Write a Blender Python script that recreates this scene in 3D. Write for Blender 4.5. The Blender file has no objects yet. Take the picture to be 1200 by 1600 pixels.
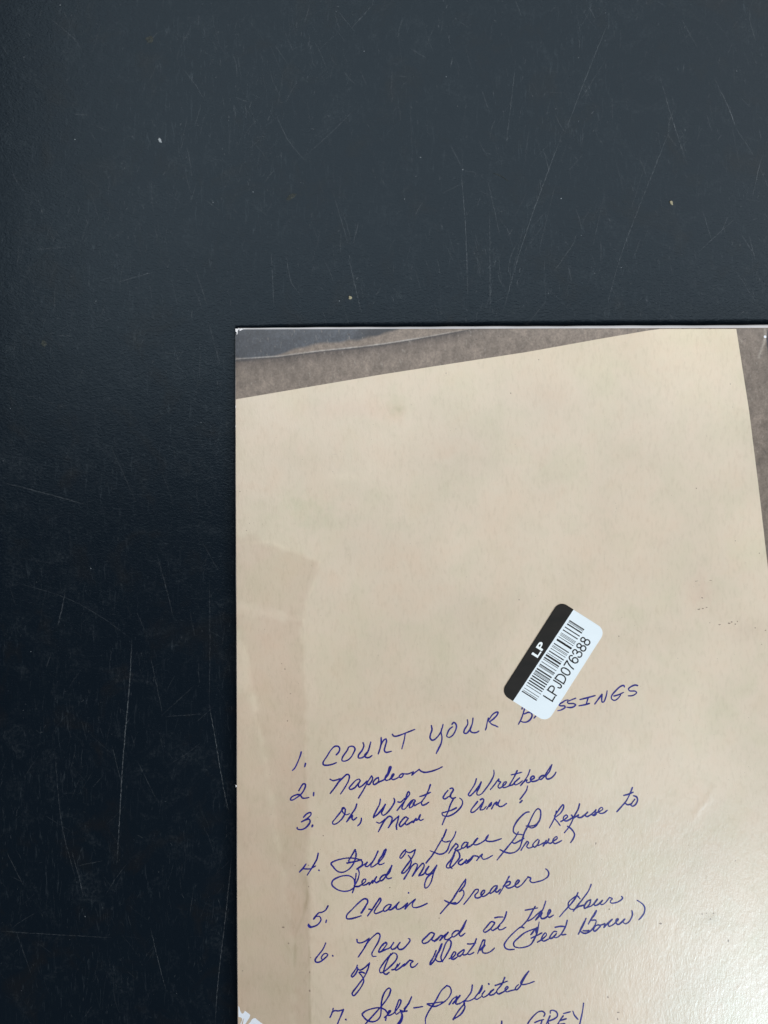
import bpy, bmesh, math, random
import numpy as np

random.seed(7)
rng = np.random.default_rng(11)
scn = bpy.context.scene
C = scn.collection

# ------------------------------------------------------------------ scale
S = 0.22e-3            # metres on the sleeve per picture pixel of the 1200 x 1600 photograph
TOP = 0.0043           # height of the sleeve's upper face above the table
CAM_H = 1600 * S * 26 / 36   # lens distance above the sleeve


NX, NY = 300, 100      # the photograph is the lower right part of a straight-down view: the point under the lens


def P(x, y, z=TOP):
    k = (CAM_H + TOP - z) / CAM_H
    return ((NX - 600 + (x - NX) * k) * S, (800 - NY - (y - NY) * k) * S, z)


def PT(x, y, z=0.0):     # same for marks that lie on the table top
    return P(x, y, z)


# ------------------------------------------------------------------ camera
cd = bpy.data.cameras.new("camera")
cam = bpy.data.objects.new("camera", cd)
C.objects.link(cam)
cd.lens = 26
cd.sensor_width = 36
cd.sensor_fit = 'AUTO'
cd.clip_start = 0.005
cd.clip_end = 20
cam.location = ((NX - 600) * S, (800 - NY) * S, TOP + CAM_H)
cd.shift_x = (600 - NX) / 1600
cd.shift_y = -(800 - NY) / 1600
scn.camera = cam

# ------------------------------------------------------------------ world and lamps
w = bpy.data.worlds.new("World")
scn.world = w
w.use_nodes = True
bg = w.node_tree.nodes["Background"]
bg.inputs[0].default_value = (0.72, 0.86, 1.0, 1)
bg.inputs[1].default_value = 0.03
scn.view_settings.view_transform = 'Standard'
scn.view_settings.look = 'None'
scn.view_settings.exposure = 0
scn.view_settings.gamma = 1


def area(name, loc, target, sx, sy, power, col):
    l = bpy.data.lights.new(name, 'AREA')
    l.shape = 'RECTANGLE'
    l.size, l.size_y = sx, sy
    l.energy = power
    l.color = col
    o = bpy.data.objects.new(name, l)
    C.objects.link(o)
    o.location = loc
    from mathutils import Vector
    d = Vector(target) - Vector(loc)
    o.rotation_euler = d.to_track_quat('-Z', 'Y').to_euler()
    return o


area("ceiling_panel", (0.66, 0.11, 1.0), (0.66, 0.11, 0), 2.12, 1.04, 21, (0.97, 0.985, 1.0))
area("window_lamp", (1.20, -1.90, 1.0), (0.05, 0, 0), 0.36, 0.36, 13.5, (0.68, 0.88, 1.0))


# ------------------------------------------------------------------ node helpers
class M:
    def __init__(s, name):
        s.m = bpy.data.materials.new(name)
        s.m.use_nodes = True
        s.nt = s.m.node_tree
        s.n = s.nt.nodes
        s.b = s.n["Principled BSDF"]
        s.out = s.n["Material Output"]

    def link(s, a, b):
        s.nt.links.new(a, b)

    def node(s, t, **kw):
        n = s.n.new(t)
        for k, v in kw.items():
            setattr(n, k, v)
        return n

    def coords(s, scale=(1, 1, 1), rot=(0, 0, 0)):
        tc = s.node('ShaderNodeTexCoord')
        mp = s.node('ShaderNodeMapping')
        mp.inputs['Scale'].default_value = scale
        mp.inputs['Rotation'].default_value = rot
        s.link(tc.outputs['Object'], mp.inputs['Vector'])
        return mp.outputs['Vector']

    def noise(s, vec, scale, detail=4, rough=.55, dist=0):
        n = s.node('ShaderNodeTexNoise')
        n.inputs['Scale'].default_value = scale
        n.inputs['Detail'].default_value = detail
        n.inputs['Roughness'].default_value = rough
        n.inputs['Distortion'].default_value = dist
        s.link(vec, n.inputs['Vector'])
        return n.outputs['Fac']

    def ramp(s, fac, stops):
        r = s.node('ShaderNodeValToRGB')
        el = r.color_ramp.elements
        el[0].position, el[0].color = stops[0][0], (*stops[0][1], 1)
        el[1].position, el[1].color = stops[-1][0], (*stops[-1][1], 1)
        for p, c in stops[1:-1]:
            e = el.new(p)
            e.color = (*c, 1)
        s.link(fac, r.inputs[0])
        return r.outputs[0]

    def mix(s, a, b, fac, mode='MIX'):
        m = s.node('ShaderNodeMix')
        m.data_type = 'RGBA'
        m.blend_type = mode
        for sock, v in ((m.inputs[6], a), (m.inputs[7], b)):
            if isinstance(v, tuple):
                sock.default_value = (*v, 1)
            else:
                s.link(v, sock)
        if isinstance(fac, (int, float)):
            m.inputs[0].default_value = fac
        else:
            s.link(fac, m.inputs[0])
        return m.outputs[2]

    def math(s, op, a, b=0.0):
        m = s.node('ShaderNodeMath')
        m.operation = op
        for i, v in enumerate((a, b)):
            if isinstance(v, (int, float)):
                m.inputs[i].default_value = v
            else:
                s.link(v, m.inputs[i])
        return m.outputs[0]

    def color(s, c):
        if isinstance(c, tuple):
            s.b.inputs['Base Color'].default_value = (*c, 1)
        else:
            s.link(c, s.b.inputs['Base Color'])

    def rough(s, r):
        if isinstance(r, (int, float)):
            s.b.inputs['Roughness'].default_value = r
        else:
            s.link(r, s.b.inputs['Roughness'])

    def bump(s, h, dist, strength=1.0, prev=None):
        b = s.node('ShaderNodeBump')
        b.inputs['Strength'].default_value = strength
        b.inputs['Distance'].default_value = dist
        s.link(h, b.inputs['Height'])
        if prev is not None:
            s.link(prev, b.inputs['Normal'])
        s.link(b.outputs[0], s.b.inputs['Normal'])
        return b.outputs[0]


def g3(v):
    return (v, v, v)


def sleeve_bump(m, amt=1.0):
    """pressed-board relief under the print: fine upright streaks, broad waves and a few creases"""
    fine = m.noise(m.coords((1700, 640, 1000), (0, 0, math.radians(10))), 1.0, 4, .65, .5)
    mid = m.noise(m.coords((330, 210, 200)), 1.0, 3, .5, .5)
    n1 = m.bump(fine, 0.00004 * amt, 1.0)
    strk = m.noise(m.coords((620, 230, 500), (0, 0, math.radians(-6))), 1.0, 3, .6, .8)
    n2 = m.bump(mid, 0.000035 * amt, 1.0, n1)
    m.bump(strk, 0.00004 * amt, 1.0, n2)
    return n2


# table: worn blue-black laminate
mt = M("worn_blue_black_laminate")
v = mt.coords()
big = mt.noise(v, 9, 4, .6)
mid = mt.noise(v, 55, 5, .62, .6)
streak = mt.noise(mt.coords((900, 150, 100), (0, 0, math.radians(-14))), 1.0, 4, .62, 1.0)
streak2 = mt.noise(mt.coords((850, 130, 100), (0, 0, math.radians(17))), 1.0, 4, .62, 1.0)
col = mt.mix((0.0026, 0.0052, 0.0095), (0.0056, 0.0100, 0.0152), big)
brown = mt.ramp(mid, [(.54, g3(0)), (.74, g3(.5))])
col = mt.mix(col, (0.0105, 0.0095, 0.0090), brown)
sf = mt.ramp(streak, [(.60, g3(0)), (.78, g3(.35))])
sf2 = mt.ramp(streak2, [(.61, g3(0)), (.80, g3(.32))])
dust_area = mt.ramp(mt.noise(v, 24, 4, .6), [(.40, g3(.15)), (.66, g3(1))])
col = mt.mix(col, (0.085, 0.105, 0.120), mt.math('MULTIPLY', sf, dust_area))
col = mt.mix(col, (0.080, 0.096, 0.110), mt.math('MULTIPLY', sf2, dust_area))
haze = mt.math('MULTIPLY', mt.ramp(mt.noise(v, 70, 5, .7, 1.5), [(.52, g3(0)), (.72, g3(1))]), mt.ramp(mt.noise(v, 900, 4, .7), [(.42, g3(0)), (.65, g3(.22))]))
col = mt.mix(col, (0.07, 0.082, 0.09), haze)
mt.color(col)
mt.rough(mt.math('ADD', mt.math('MULTIPLY', mid, .10), .20))
mt.b.inputs['Specular IOR Level'].default_value = 0.185
mt.b.inputs['Specular Tint'].default_value = (0.70, 0.88, 1.0, 1)
pebble = mt.noise(mt.coords((900, 1500, 900), (0, 0, math.radians(28))), 1.0, 3, .5, .8)
n1 = mt.bump(pebble, 0.00007, 1.0)
mt.bump(mid, 0.0002, .5, n1)
MAT_TABLE = mt.m

# scratches and dust on the table
ms = M("table_scratch")
at = ms.node('ShaderNodeAttribute', attribute_name='strength')
vs = ms.coords()
br = ms.ramp(ms.noise(vs, 900, 3, .6), [(.36, g3(.12)), (.62, g3(1))])
fac = ms.math('MULTIPLY', at.outputs['Fac'], br)
ms.color((0.38, 0.42, 0.45))
ms.rough(.6)
tr = ms.node('ShaderNodeBsdfTransparent')
mx = ms.node('ShaderNodeMixShader')
ms.link(fac, mx.inputs[0])
ms.link(tr.outputs[0], mx.inputs[1])
ms.link(ms.b.outputs[0], mx.inputs[2])
ms.link(mx.outputs[0], ms.out.inputs[0])
MAT_SCRATCH = ms.m

# printed board: photo of grey concrete, colours carried by the sheet as pigment, plus grain
mg = M("printed_grey_concrete")
at = mg.node('ShaderNodeAttribute', attribute_name='print')
v = mg.coords()
gr = mg.noise(mg.coords((1, .7, 1)), 420, 5, .68, .5)
gr2 = mg.noise(mg.coords((2.2, .8, 1)), 500, 3, .6)
gcol = mg.ramp(gr, [(.28, g3(.62)), (.5, g3(.97)), (.72, g3(1.35))])
col = mg.mix(at.outputs['Color'], gcol, .75, 'MULTIPLY')
gr3 = mg.noise(v, 1300, 3, .7)
col = mg.mix(col, mg.ramp(gr3, [(.3, g3(.72)), (.5, g3(1)), (.7, g3(1.3))]), .8, 'MULTIPLY')
col = mg.mix(col, (0.42, 0.38, 0.33), mg.ramp(gr2, [(.62, g3(0)), (.76, g3(.4))]))
col = mg.mix(col, (0.05, 0.045, 0.045), mg.ramp(mg.noise(v, 620, 2, .5), [(.69, g3(0)), (.76, g3(.6))]))
mg.color(col)
mg.rough(.36)
mg.b.inputs['Specular IOR Level'].default_value = 0.35
sleeve_bump(mg, .8)
MAT_GREY = mg.m

# printed sheet of old cream paper
mp = M("printed_cream_paper")
at = mp.node('ShaderNodeAttribute', attribute_name='print')
v = mp.coords()
blot = mp.noise(v, 38, 4, .6, .4)
blot2 = mp.noise(mp.coords((1, 1, 1), (0, 0, 1.1)), 95, 4, .6, .3)
fib = mp.noise(mp.coords((2.4, .8, 1)), 420, 4, .65)
col = mp.mix(at.outputs['Color'], mp.ramp(blot, [(.34, (.955, .985, .945)), (.5, (1, 1, 1)), (.68, (1.0, .97, .955))]), .8, 'MULTIPLY')
col = mp.mix(col, mp.ramp(blot2, [(.32, (.93, .955, .93)), (.52, (1, 1, 1)), (.70, (1.0, .965, .95))]), .75, 'MULTIPLY')
col = mp.mix(col, mp.ramp(fib, [(.30, (.91, .90, .88)), (.5, (1, 1, 1))]), .8, 'MULTIPLY')
col = mp.mix(col, (0.40, 0.31, 0.25), mp.ramp(mp.noise(v, 700, 2, .5), [(.755, g3(0)), (.80, g3(.28))]))
mp.color(col)
mp.rough(.28)
mp.b.inputs['Specular IOR Level'].default_value = 0.5
sleeve_bump(mp)
MAT_PAPER = mp.m

mi = M("blue_ballpoint_ink")
fi = mi.noise(mi.coords(), 1100, 3, .6)
mi.color(mi.ramp(fi, [(.3, (0.011, 0.010, 0.125)), (.55, (0.018, 0.017, 0.20)), (.78, (0.042, 0.042, 0.32))]))
mi.rough(.34)
mi.b.inputs['Specular IOR Level'].default_value = 0.22
sleeve_bump(mi)
MAT_INK = mi.m

mw = M("white_board_edge")
mw.color(mw.mix((0.80, 0.79, 0.81), (0.88, 0.875, 0.885), mw.noise(mw.coords((.2, 1, 1)), 220, 4, .6)))
mw.rough(.45)
MAT_EDGE = mw.m

mpw = M("printed_white_ink")
mpw.color(mpw.mix((0.66, 0.71, 0.78), (0.76, 0.80, 0.86), mpw.noise(mpw.coords(), 300, 3)))
mpw.rough(.35)
sleeve_bump(mpw)
MAT_WPRINT = mpw.m

msw = M("sticker_white_paper")
msw.color(msw.mix((0.70, 0.78, 0.83), (0.74, 0.82, 0.865), msw.noise(msw.coords(), 160, 3)))
msw.rough(.5)
msw.bump(msw.noise(msw.coords(), 500, 2), .00001)
MAT_STICKER = msw.m

msb = M("sticker_black_ink")
msb.color(msb.mix((0.009, 0.008, 0.007), (0.022, 0.018, 0.015), msb.noise(msb.coords((1, 3, 1)), 120, 4)))
msb.rough(.42)
msb.b.inputs['Specular IOR Level'].default_value = 0.12
MAT_BLACK = msb.m

mbr = M("printed_brown_speck")
mbr.color(mbr.mix((0.16, 0.115, 0.085), (0.33, 0.25, 0.20), mbr.noise(mbr.coords(), 900, 3)))
mbr.rough(.35)
MAT_SPECK = mbr.m

mcr = M("pale_crumb")
mcr.color(mcr.mix((0.24, 0.21, 0.12), (0.42, 0.39, 0.27), mcr.noise(mcr.coords(), 1500, 2)))
mcr.rough(.7)
MAT_CRUMB = mcr.m
mgr = M("grey_green_residue")
mgr.color(mgr.mix((0.022, 0.028, 0.024), (0.055, 0.065, 0.056), mgr.noise(mgr.coords(), 900, 2)))
mgr.rough(.7)
tr_ = mgr.node('ShaderNodeBsdfTransparent')
mx_ = mgr.node('ShaderNodeMixShader')
mgr.link(mgr.ramp(mgr.noise(mgr.coords(), 1400, 4, .7), [(.38, g3(.12)), (.62, g3(.8))]), mx_.inputs[0])
mgr.link(tr_.outputs[0], mx_.inputs[1])
mgr.link(mgr.b.outputs[0], mx_.inputs[2])
mgr.link(mx_.outputs[0], mgr.out.inputs[0])
MAT_RESIDUE = mgr.m
mwf = M("white_flake")
mwf.color((0.30, 0.33, 0.35))
mwf.rough(.5)
MAT_FLAKE = mwf.m


# ------------------------------------------------------------------ object helpers
def mesh(name, verts, faces, mat, parent=None, smooth=False):
    me = bpy.data.meshes.new(name)
    me.from_pydata([tuple(p) for p in verts], [], [tuple(f) for f in faces])
    me.materials.append(mat)
    if smooth:
        me.polygons.foreach_set('use_smooth', [True] * len(me.polygons))
    me.update()
    o = bpy.data.objects.new(name, me)
    C.objects.link(o)
    if parent is not None:
        o.parent = parent
    return o


def empty(name, label, cat, group=None):
    o = bpy.data.objects.new(name, None)
    o.empty_display_size = 0.01
    C.objects.link(o)
    o['label'] = label
    o['category'] = cat
    if group:
        o['group'] = group
    return o


def vnoise(x, y, cell, seed=0):
    """smooth value noise on arrays (pixel units)"""
    r = np.random.default_rng(1000 + seed)
    tab = r.random((256, 256))
    gx, gy = x / cell, y / cell
    ix, iy = np.floor(gx).astype(int), np.floor(gy).astype(int)
    fx, fy = gx - ix, gy - iy
    fx = fx * fx * (3 - 2 * fx)
    fy = fy * fy * (3 - 2 * fy)
    a = tab[ix % 256, iy % 256]
    b = tab[(ix + 1) % 256, iy % 256]
    c = tab[ix % 256, (iy + 1) % 256]
    d = tab[(ix + 1) % 256, (iy + 1) % 256]
    return (a * (1 - fx) + b * fx) * (1 - fy) + (c * (1 - fx) + d * fx) * fy


def grid_sheet(name, X, Y, Z, colr, mat, parent):
    """X, Y in picture pixels, Z in metres; colr (rows, cols, 3) linear pigment"""
    h, wd = X.shape
    co = np.empty((h * wd, 3), dtype=np.float32)
    kk = (CAM_H + TOP - Z) / CAM_H
    co[:, 0] = ((NX - 600 + (X - NX) * kk) * S).ravel()
    co[:, 1] = ((800 - NY - (Y - NY) * kk) * S).ravel()
    co[:, 2] = Z.ravel()
    idx = np.arange(h * wd).reshape(h, wd)
    q = np.stack([idx[1:, :-1], idx[1:, 1:], idx[:-1, 1:], idx[:-1, :-1]], -1).reshape(-1, 4)
    me = bpy.data.meshes.new(name)
    me.vertices.add(h * wd)
    me.vertices.foreach_set('co', co.ravel())
    me.loops.add(q.size)
    me.loops.foreach_set('vertex_index', q.ravel().astype(np.int32))
    me.polygons.add(len(q))
    me.polygons.foreach_set('loop_start', np.arange(0, q.size, 4, dtype=np.int32))
    me.polygons.foreach_set('use_smooth', np.ones(len(q), dtype=bool))
    me.update(calc_edges=True)
    a = me.color_attributes.new('print', 'FLOAT_COLOR', 'POINT')
    rgba = np.ones((h * wd, 4), dtype=np.float32)
    rgba[:, :3] = colr.reshape(-1, 3)
    a.data.foreach_set('color', rgba.ravel())
    me.materials.append(mat)
    o = bpy.data.objects.new(name, me)
    C.objects.link(o)
    o.parent = parent
    return o


def spline(pts, step=1.0):
    pts = [np.array(p, float) for p in pts]
    if len(pts) == 1:
        pts = [pts[0] - .3, pts[0] + .3]
    if len(pts) == 2:
        n = max(2, int(np.linalg.norm(pts[1] - pts[0]) / step))
        return [pts[0] + (pts[1] - pts[0]) * t for t in np.linspace(0, 1, n + 1)]
    ext = [2 * pts[0] - pts[1]] + pts + [2 * pts[-1] - pts[-2]]
    out = []
    for i in range(1, len(ext) - 2):
        p0, p1, p2, p3 = ext[i - 1:i + 3]
        t0 = 0
        t1 = t0 + max(1e-3, np.linalg.norm(p1 - p0)) ** .5
        t2 = t1 + max(1e-3, np.linalg.norm(p2 - p1)) ** .5
        t3 = t2 + max(1e-3, np.linalg.norm(p3 - p2)) ** .5
        n = max(2, int(np.linalg.norm(p2 - p1) / step))
        for k in range(n):
            t = t1 + (t2 - t1) * k / n
            A1 = (t1 - t) / (t1 - t0) * p0 + (t - t0) / (t1 - t0) * p1
            A2 = (t2 - t) / (t2 - t1) * p1 + (t - t1) / (t2 - t1) * p2
            A3 = (t3 - t) / (t3 - t2) * p2 + (t - t2) / (t3 - t2) * p3
            B1 = (t2 - t) / (t2 - t0) * A1 + (t - t0) / (t2 - t0) * A2
            B2 = (t3 - t) / (t3 - t1) * A2 + (t - t1) / (t3 - t1) * A3
            out.append((t2 - t) / (t2 - t1) * B1 + (t - t1) / (t2 - t1) * B2)
    out.append(pts[-1])
    return out


def ribbon(pts, wfun, place, z0, dz, verts, faces, caps=True):
    """flat stroke along pts (pixels), wfun(t) = half width in pixels"""
    n = len(pts)
    base = len(verts)
    A = np.array(pts)
    tg = np.gradient(A, axis=0)
    ln = np.linalg.norm(tg, axis=1)
    ln[ln < 1e-6] = 1
    tg = tg / ln[:, None]
    nm = np.stack([-tg[:, 1], tg[:, 0]], 1)
    for i in range(n):
        t = i / (n - 1)
        hw = wfun(t)
        z = z0 + dz * t
        verts.append(place(*(A[i] + nm[i] * hw), z))
        verts.append(place(*(A[i] - nm[i] * hw), z))
    for i in range(n - 1):
        a = base + 2 * i
        faces.append((a, a + 1, a + 3, a + 2))
    if caps:
        for end, sg in ((0, -1), (n - 1, 1)):
            hw = wfun(end / (n - 1))
            z = z0 + dz * (end / (n - 1))
            b0 = len(verts)
            for k in range(1, 5):
                th = math.pi * k / 5
                p = A[end] + nm[end] * hw * math.cos(th) + tg[end] * sg * hw * math.sin(th)
                verts.append(place(*p, z))
            faces.append((base + 2 * end, b0, b0 + 1, b0 + 2, b0 + 3, base + 2 * end + 1))


# ================================================================== TABLE
table = empty("table", "blue-black scratched and dusty table top under the record sleeve", "table")
bm = bmesh.new()
bmesh.ops.create_cube(bm, size=1)
for vtx in bm.verts:
    vtx.co.x = vtx.co.x * 1.6
    vtx.co.y = vtx.co.y * 1.1
    vtx.co.z = vtx.co.z * 0.03 - 0.015
bmesh.ops.bevel(bm, geom=list(bm.edges), offset=.003, segments=2, affect='EDGES')
me = bpy.data.meshes.new("table_top")
bm.to_mesh(me)
bm.free()
me.materials.append(MAT_TABLE)
o = bpy.data.objects.new("table_top", me)
C.objects.link(o)
o.parent = table

SCR = [  # (points, half width px, strength) traced from the photograph
    ([(206, 1000), (203, 1060), (192, 1190), (183, 1348)], .75, .30),
    ([(327, 905), (328, 1000), (327, 1100)], .5, .12),
    ([(327, 1100), (338, 1165), (350, 1235), (358, 1270)], .6, .26),
    ([(25, 910), (105, 935), (160, 965), (204, 998)], .5, .12),
    ([(102, 925), (97, 950), (90, 980)], .8, .16), ([(80, 1020), (72, 1045)], .6, .12),
    ([(85, 1170), (97, 1290), (120, 1380)], .5, .13), ([(112, 1330), (122, 1365), (130, 1400)], .5, .20),
    ([(235, 1450), (247, 1500), (260, 1550)], .5, .18), ([(362, 1340), (352, 1435), (340, 1540), (336, 1600)], .6, .22),
    ([(0, 1455), (80, 1460), (175, 1465)], .5, .15), ([(10, 1330), (37, 1385)], .5, .14), ([(25, 1455), (50, 1525)], .5, .10),
    ([(235, 1025), (255, 1120)], .5, .12), ([(315, 845), (340, 890)], .5, .10), ([(245, 865), (260, 920), (272, 970)], .6, .10),
    ([(250, 1120), (305, 1070)], .5, .09), ([(215, 1190), (245, 1250)], .5, .10), ([(120, 1353), (160, 1345)], .6, .12),
    ([(258, 1120), (320, 1115)], .6, .12), ([(175, 1165), (190, 1225)], .5, .12), ([(145, 1230), (158, 1215)], .5, .10),
    ([(0, 753), (60, 768), (140, 790)], .55, .24), ([(170, 690), (195, 745), (215, 790)], .6, .10),
    ([(20, 610), (110, 640)], .6, .08), ([(120, 632), (190, 645)], .5, .07),
    ([(430, 175), (448, 215), (475, 250)], .6, .10), ([(475, 245), (520, 205), (560, 165)], .5, .09), ([(548, 45), (580, 10)], .6, .12),
    ([(305, 420), (315, 450), (325, 480)], .5, .13), ([(325, 500), (345, 575)], .5, .09), ([(424, 395), (428, 480)], .5, .15),
    ([(447, 400), (455, 440), (470, 462)], .5, .14), ([(545, 405), (565, 490)], .6, .15), ([(520, 300), (535, 350), (545, 385)], .5, .10),
    ([(80, 30), (120, 65), (128, 80)], .6, .10), ([(60, 390), (110, 385)], .5, .10), ([(115, 178), (140, 180)], .7, .10),
    ([(1125, 140), (1140, 172), (1150, 200)], .6, .22), ([(1150, 200), (1182, 250)], .5, .10), ([(1190, 245), (1175, 310)], .5, .14),
    ([(880, 205), (850, 285), (815, 385), (785, 490)], .5, .17), ([(1050, 195), (1000, 320), (970, 400), (945, 490)], .5, .13),
    ([(720, 265), (727, 350), (731, 465)], .5, .16), ([(765, 330), (766, 495)], .5, .12), ([(703, 225), (722, 262)], .5, .12),
    ([(805, 105), (790, 235)], .5, .13), ([(950, 35), (910, 135), (880, 215)], .5, .13), ([(1030, 115), (1050, 185), (1075, 260)], .5, .12),
    ([(900, 375), (865, 425)], .5, .12), ([(1150, 340), (1090, 395)], .5, .10), ([(1157, 365), (1180, 400)], .7, .12),
    ([(762, 280), (782, 372)], .5, .12), ([(752, 140), (765, 175)], .5, .12), ([(948, 90), (905, 160)], .5, .07),
    ([(707, 90), (704, 105)], .9, .14), ([(640, 75), (668, 92)], .9, .07), ([(805, 0), (815, 25)], .6, .09),
    ([(1065, 30), (1090, 75)], .5, .09), ([(850, 400), (853, 470)], .4, .08), ([(640, 150), (645, 260)], .4, .06),
    ([(945, 300), (925, 390)], .4, .09), ([(1098, 330), (1112, 375)], .5, .12), ([(1012, 245), (985, 330)], .4, .08),
    ([(888, 415), (893, 440)], .5, .13), ([(870, 280), (840, 400)], .4, .09), ([(820, 345), (800, 430)], .4, .08),
]
V, F, STR = [], [], []


def scratch(pts, hw, st, z):
    p = spline(pts, 4)
    # wobble a little so that no scratch is ruler straight
    p = [q + np.array([random.gauss(0, .22), random.gauss(0, .22)]) for q in p]
    b = len(V)
    ribbon(p, lambda t: hw * (.35 + .65 * math.sin(math.pi * (t * .92 + .04)) ** .5), PT, z, 0, V, F, caps=False)
    n = (len(V) - b) // 2
    for i in range(n):
        t = i / max(1, n - 1)
        STR.extend([st * min(1, 6 * t + .15, 6 * (1 - t) + .15)] * 2)


for k, (pts, hw, st) in enumerate(SCR):
    scratch(pts, hw, st * (1.05 if pts[0][1] < 560 else .62), 6e-5 + 1e-6 * k)
centres = [(random.uniform(-60, 1260), random.uniform(-60, 1660)) for _ in range(150)]
for k in range(6500):
    if random.random() < .55:
        c = random.choice(centres)
        x, y = random.gauss(c[0], 38), random.gauss(c[1], 45)
    else:
        x, y = random.uniform(-60, 1260), random.uniform(-60, 1660)
    if x > 362 and y > 508:
        continue
    up = 1.25 if y < 600 else .55
    ln = random.choice((3, 4, 6, 8, 12, 18, 30, 46)) * random.uniform(.6, 1.3)
    ang = random.gauss(0, .30) + random.choice((-.25, .16, .1)) + (random.uniform(-1.4, 1.4) if random.random() < .2 else 0)
    dx, dy = math.sin(ang) * ln, math.cos(ang) * ln
    bend = random.gauss(0, ln * .03)
    st = random.uniform(.02, .085) * (1.6 if ln < 10 else 1) * up * (.5 + random.random() ** 2)
    scratch([(x - dx / 2, y - dy / 2), (x + bend, y), (x + dx / 2, y + dy / 2)], random.uniform(.3, .6), st, 2e-5 + 6e-9 * k)
so = mesh("scratches", V, F, MAT_SCRATCH, table)
a = so.data.attributes.new('strength', 'FLOAT', 'POINT')
a.data.foreach_set('value', STR)
so['kind'] = 'stuff'

# dust: small pale irregular flecks lying on the table
V, F, STR = [], [], []
dots = [(94, 8), (103, 43), (617 / 2 + .5, 196), (333, 392 / 2 + 120), (525, 18), (569, 80), (502, 105), (230, 427), (530, 470), (646, 120), (631, 131), (697, 120),
        (715, 166), (946, 20), (904, 90), (868, 170), (904, 189), (969, 184), (657, 246), (650, 276), (877, 310), (929, 427), (16, 638), (5, 720), (314, 660),
        (1151, 111), (801, 86), (832, 150), (723, 265), (1165, 30), (632, 311), (908, 368), (813, 420), (971, 418), (57, 910), (142, 888), (215, 1145), (48, 1018),
        (276, 1552), (133, 1432), (40, 1100), (150, 470), (117, 218), (207, 213), (332, 314), (395, 300), (418, 297), (470, 285)]
for k in range(420):
    if k < len(dots):
        x, y = dots[k]
        r, st = random.uniform(.75, 1.2), random.uniform(.35, .85)
    else:
        x, y = random.uniform(-60, 1260), random.uniform(-60, 1660)
        r, st = random.uniform(.3, .7), random.uniform(.12, .5)
    if x > 365 and y > 508:
        continue
    n = 6
    b = len(V)
    el, ph = random.uniform(.5, 1), random.uniform(0, 3.14)
    for j in range(n):
        th = 2 * math.pi * j / n
        rr = r * random.uniform(.7, 1.2)
        px, py = rr * math.cos(th), rr * el * math.sin(th)
        V.append(PT(x + px * math.cos(ph) - py * math.sin(ph), y + px * math.sin(ph) + py * math.cos(ph), 1.3e-4))
        STR.append(st)
    V.append(PT(x, y, 2.2e-4))
    STR.append(st)
    for j in range(n):
        F.append((b + n, b + (j + 1) % n, b + j))
so = mesh("dust", V, F, MAT_SCRATCH, table)
a = so.data.attributes.new('strength', 'FLOAT', 'POINT')
a.data.foreach_set('value', STR)
so['kind'] = 'stuff'


# single bits lying on the table
def lump(name, label, cat, x, y, rx, ry, ang, hgt, mat, seed, group=None):
    r = random.Random(seed)
    bm = bmesh.new()
    bmesh.ops.create_icosphere(bm, subdivisions=3, radius=1)
    for vt in bm.verts:
        c = vt.co
        k = 1 + .25 * math.sin(4 * c.x + seed) * math.cos(3 * c.y + 2 * seed) + .12 * math.sin(9 * c.y + seed) + r.uniform(-.06, .06)
        c *= k
        X, Y = c.x * rx * S, c.y * ry * S
        c.x = X * math.cos(ang) - Y * math.sin(ang)
        c.y = X * math.sin(ang) + Y * math.cos(ang)
        c.z = (c.z * .5 + .48) * hgt
    me = bpy.data.meshes.new(name)
    bm.to_mesh(me)
    bm.free()
    me.materials.append(mat)
    o = bpy.data.objects.new(name, me)
    C.objects.link(o)
    p = PT(x, y, 0)
    o.location = (p[0], p[1], 0)
    o['label'] = label
    o['category'] = cat
    if group:
        o['group'] = group
    return o


lump("crumb", "pale yellow elongated crumb on the table, upper right above the sleeve", "crumb", 1048.5, 317, 2.0, 3.6, .35, .0004, MAT_CRUMB, 1, "small bits lying on the table")
lump("crumb", "small yellowish crumb just above the sleeve's top left corner", "crumb", 547, 464.5, 2.4, 2.8, .5, .0004, MAT_CRUMB, 2, "small bits lying on the table")
lump("flake", "tiny bright white flake on the table in the upper left", "flake", 249.5, 219, 2.2, 4.0, .5, .0004, MAT_FLAKE, 3, "small bits lying on the table")
lump("residue", "grey green smear of residue on the table above the sleeve's corner", "residue", 455, 307, 8.5, 3.6, .55, .00012, MAT_RESIDUE, 4, "small bits lying on the table")
lump("residue", "round grey dried drop on the table in the upper left", "residue", 234, 62, 6.5, 5.5, .3, .00008, MAT_RESIDUE, 5, "small bits lying on the table")
lump("residue", "brown grey spot on the table left of the sleeve's corner", "residue", 69, 537, 4.0, 5.0, .3, .00006, MAT_RESIDUE, 6, "small bits lying on the table")
# lint: a thin curved fibre
V, F = [], []
pts = spline([(770, 270.5), (778, 273), (786, 277), (794, 283)], 1.2)
rings = 5
for i, p in enumerate(pts):
    t = i / (len(pts) - 1)
    q = pts[min(i + 1, len(pts) - 1)] - pts[max(i - 1, 0)]
    q = q / np.linalg.norm(q)
    nx, ny = -q[1], q[0]
    hw = .75 * (.4 + .6 * math.sin(math.pi * t))
    c = PT(p[0], p[1], 0)
    for j in range(rings):
        th = 2 * math.pi * j / rings
        V.append((c[0] + nx * hw * math.cos(th) * S, c[1] - ny * hw * math.cos(th) * S, .0002 + hw * math.sin(th) * S))
for i in range(len(pts) - 1):
    for j in range(rings):
        a0, b0 = i * rings + j, i * rings + (j + 1) % rings
        F.append((a0, b0, b0 + rings, a0 + rings))
F.append(tuple(range(rings)))
F.append(tuple(range(len(V) - rings, len(V))))
lint = mesh("lint", V, F, MAT_RESIDUE)
lint['label'] = "short curved grey green lint fibre on the table above the sleeve"
lint['category'] = "lint"
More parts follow.
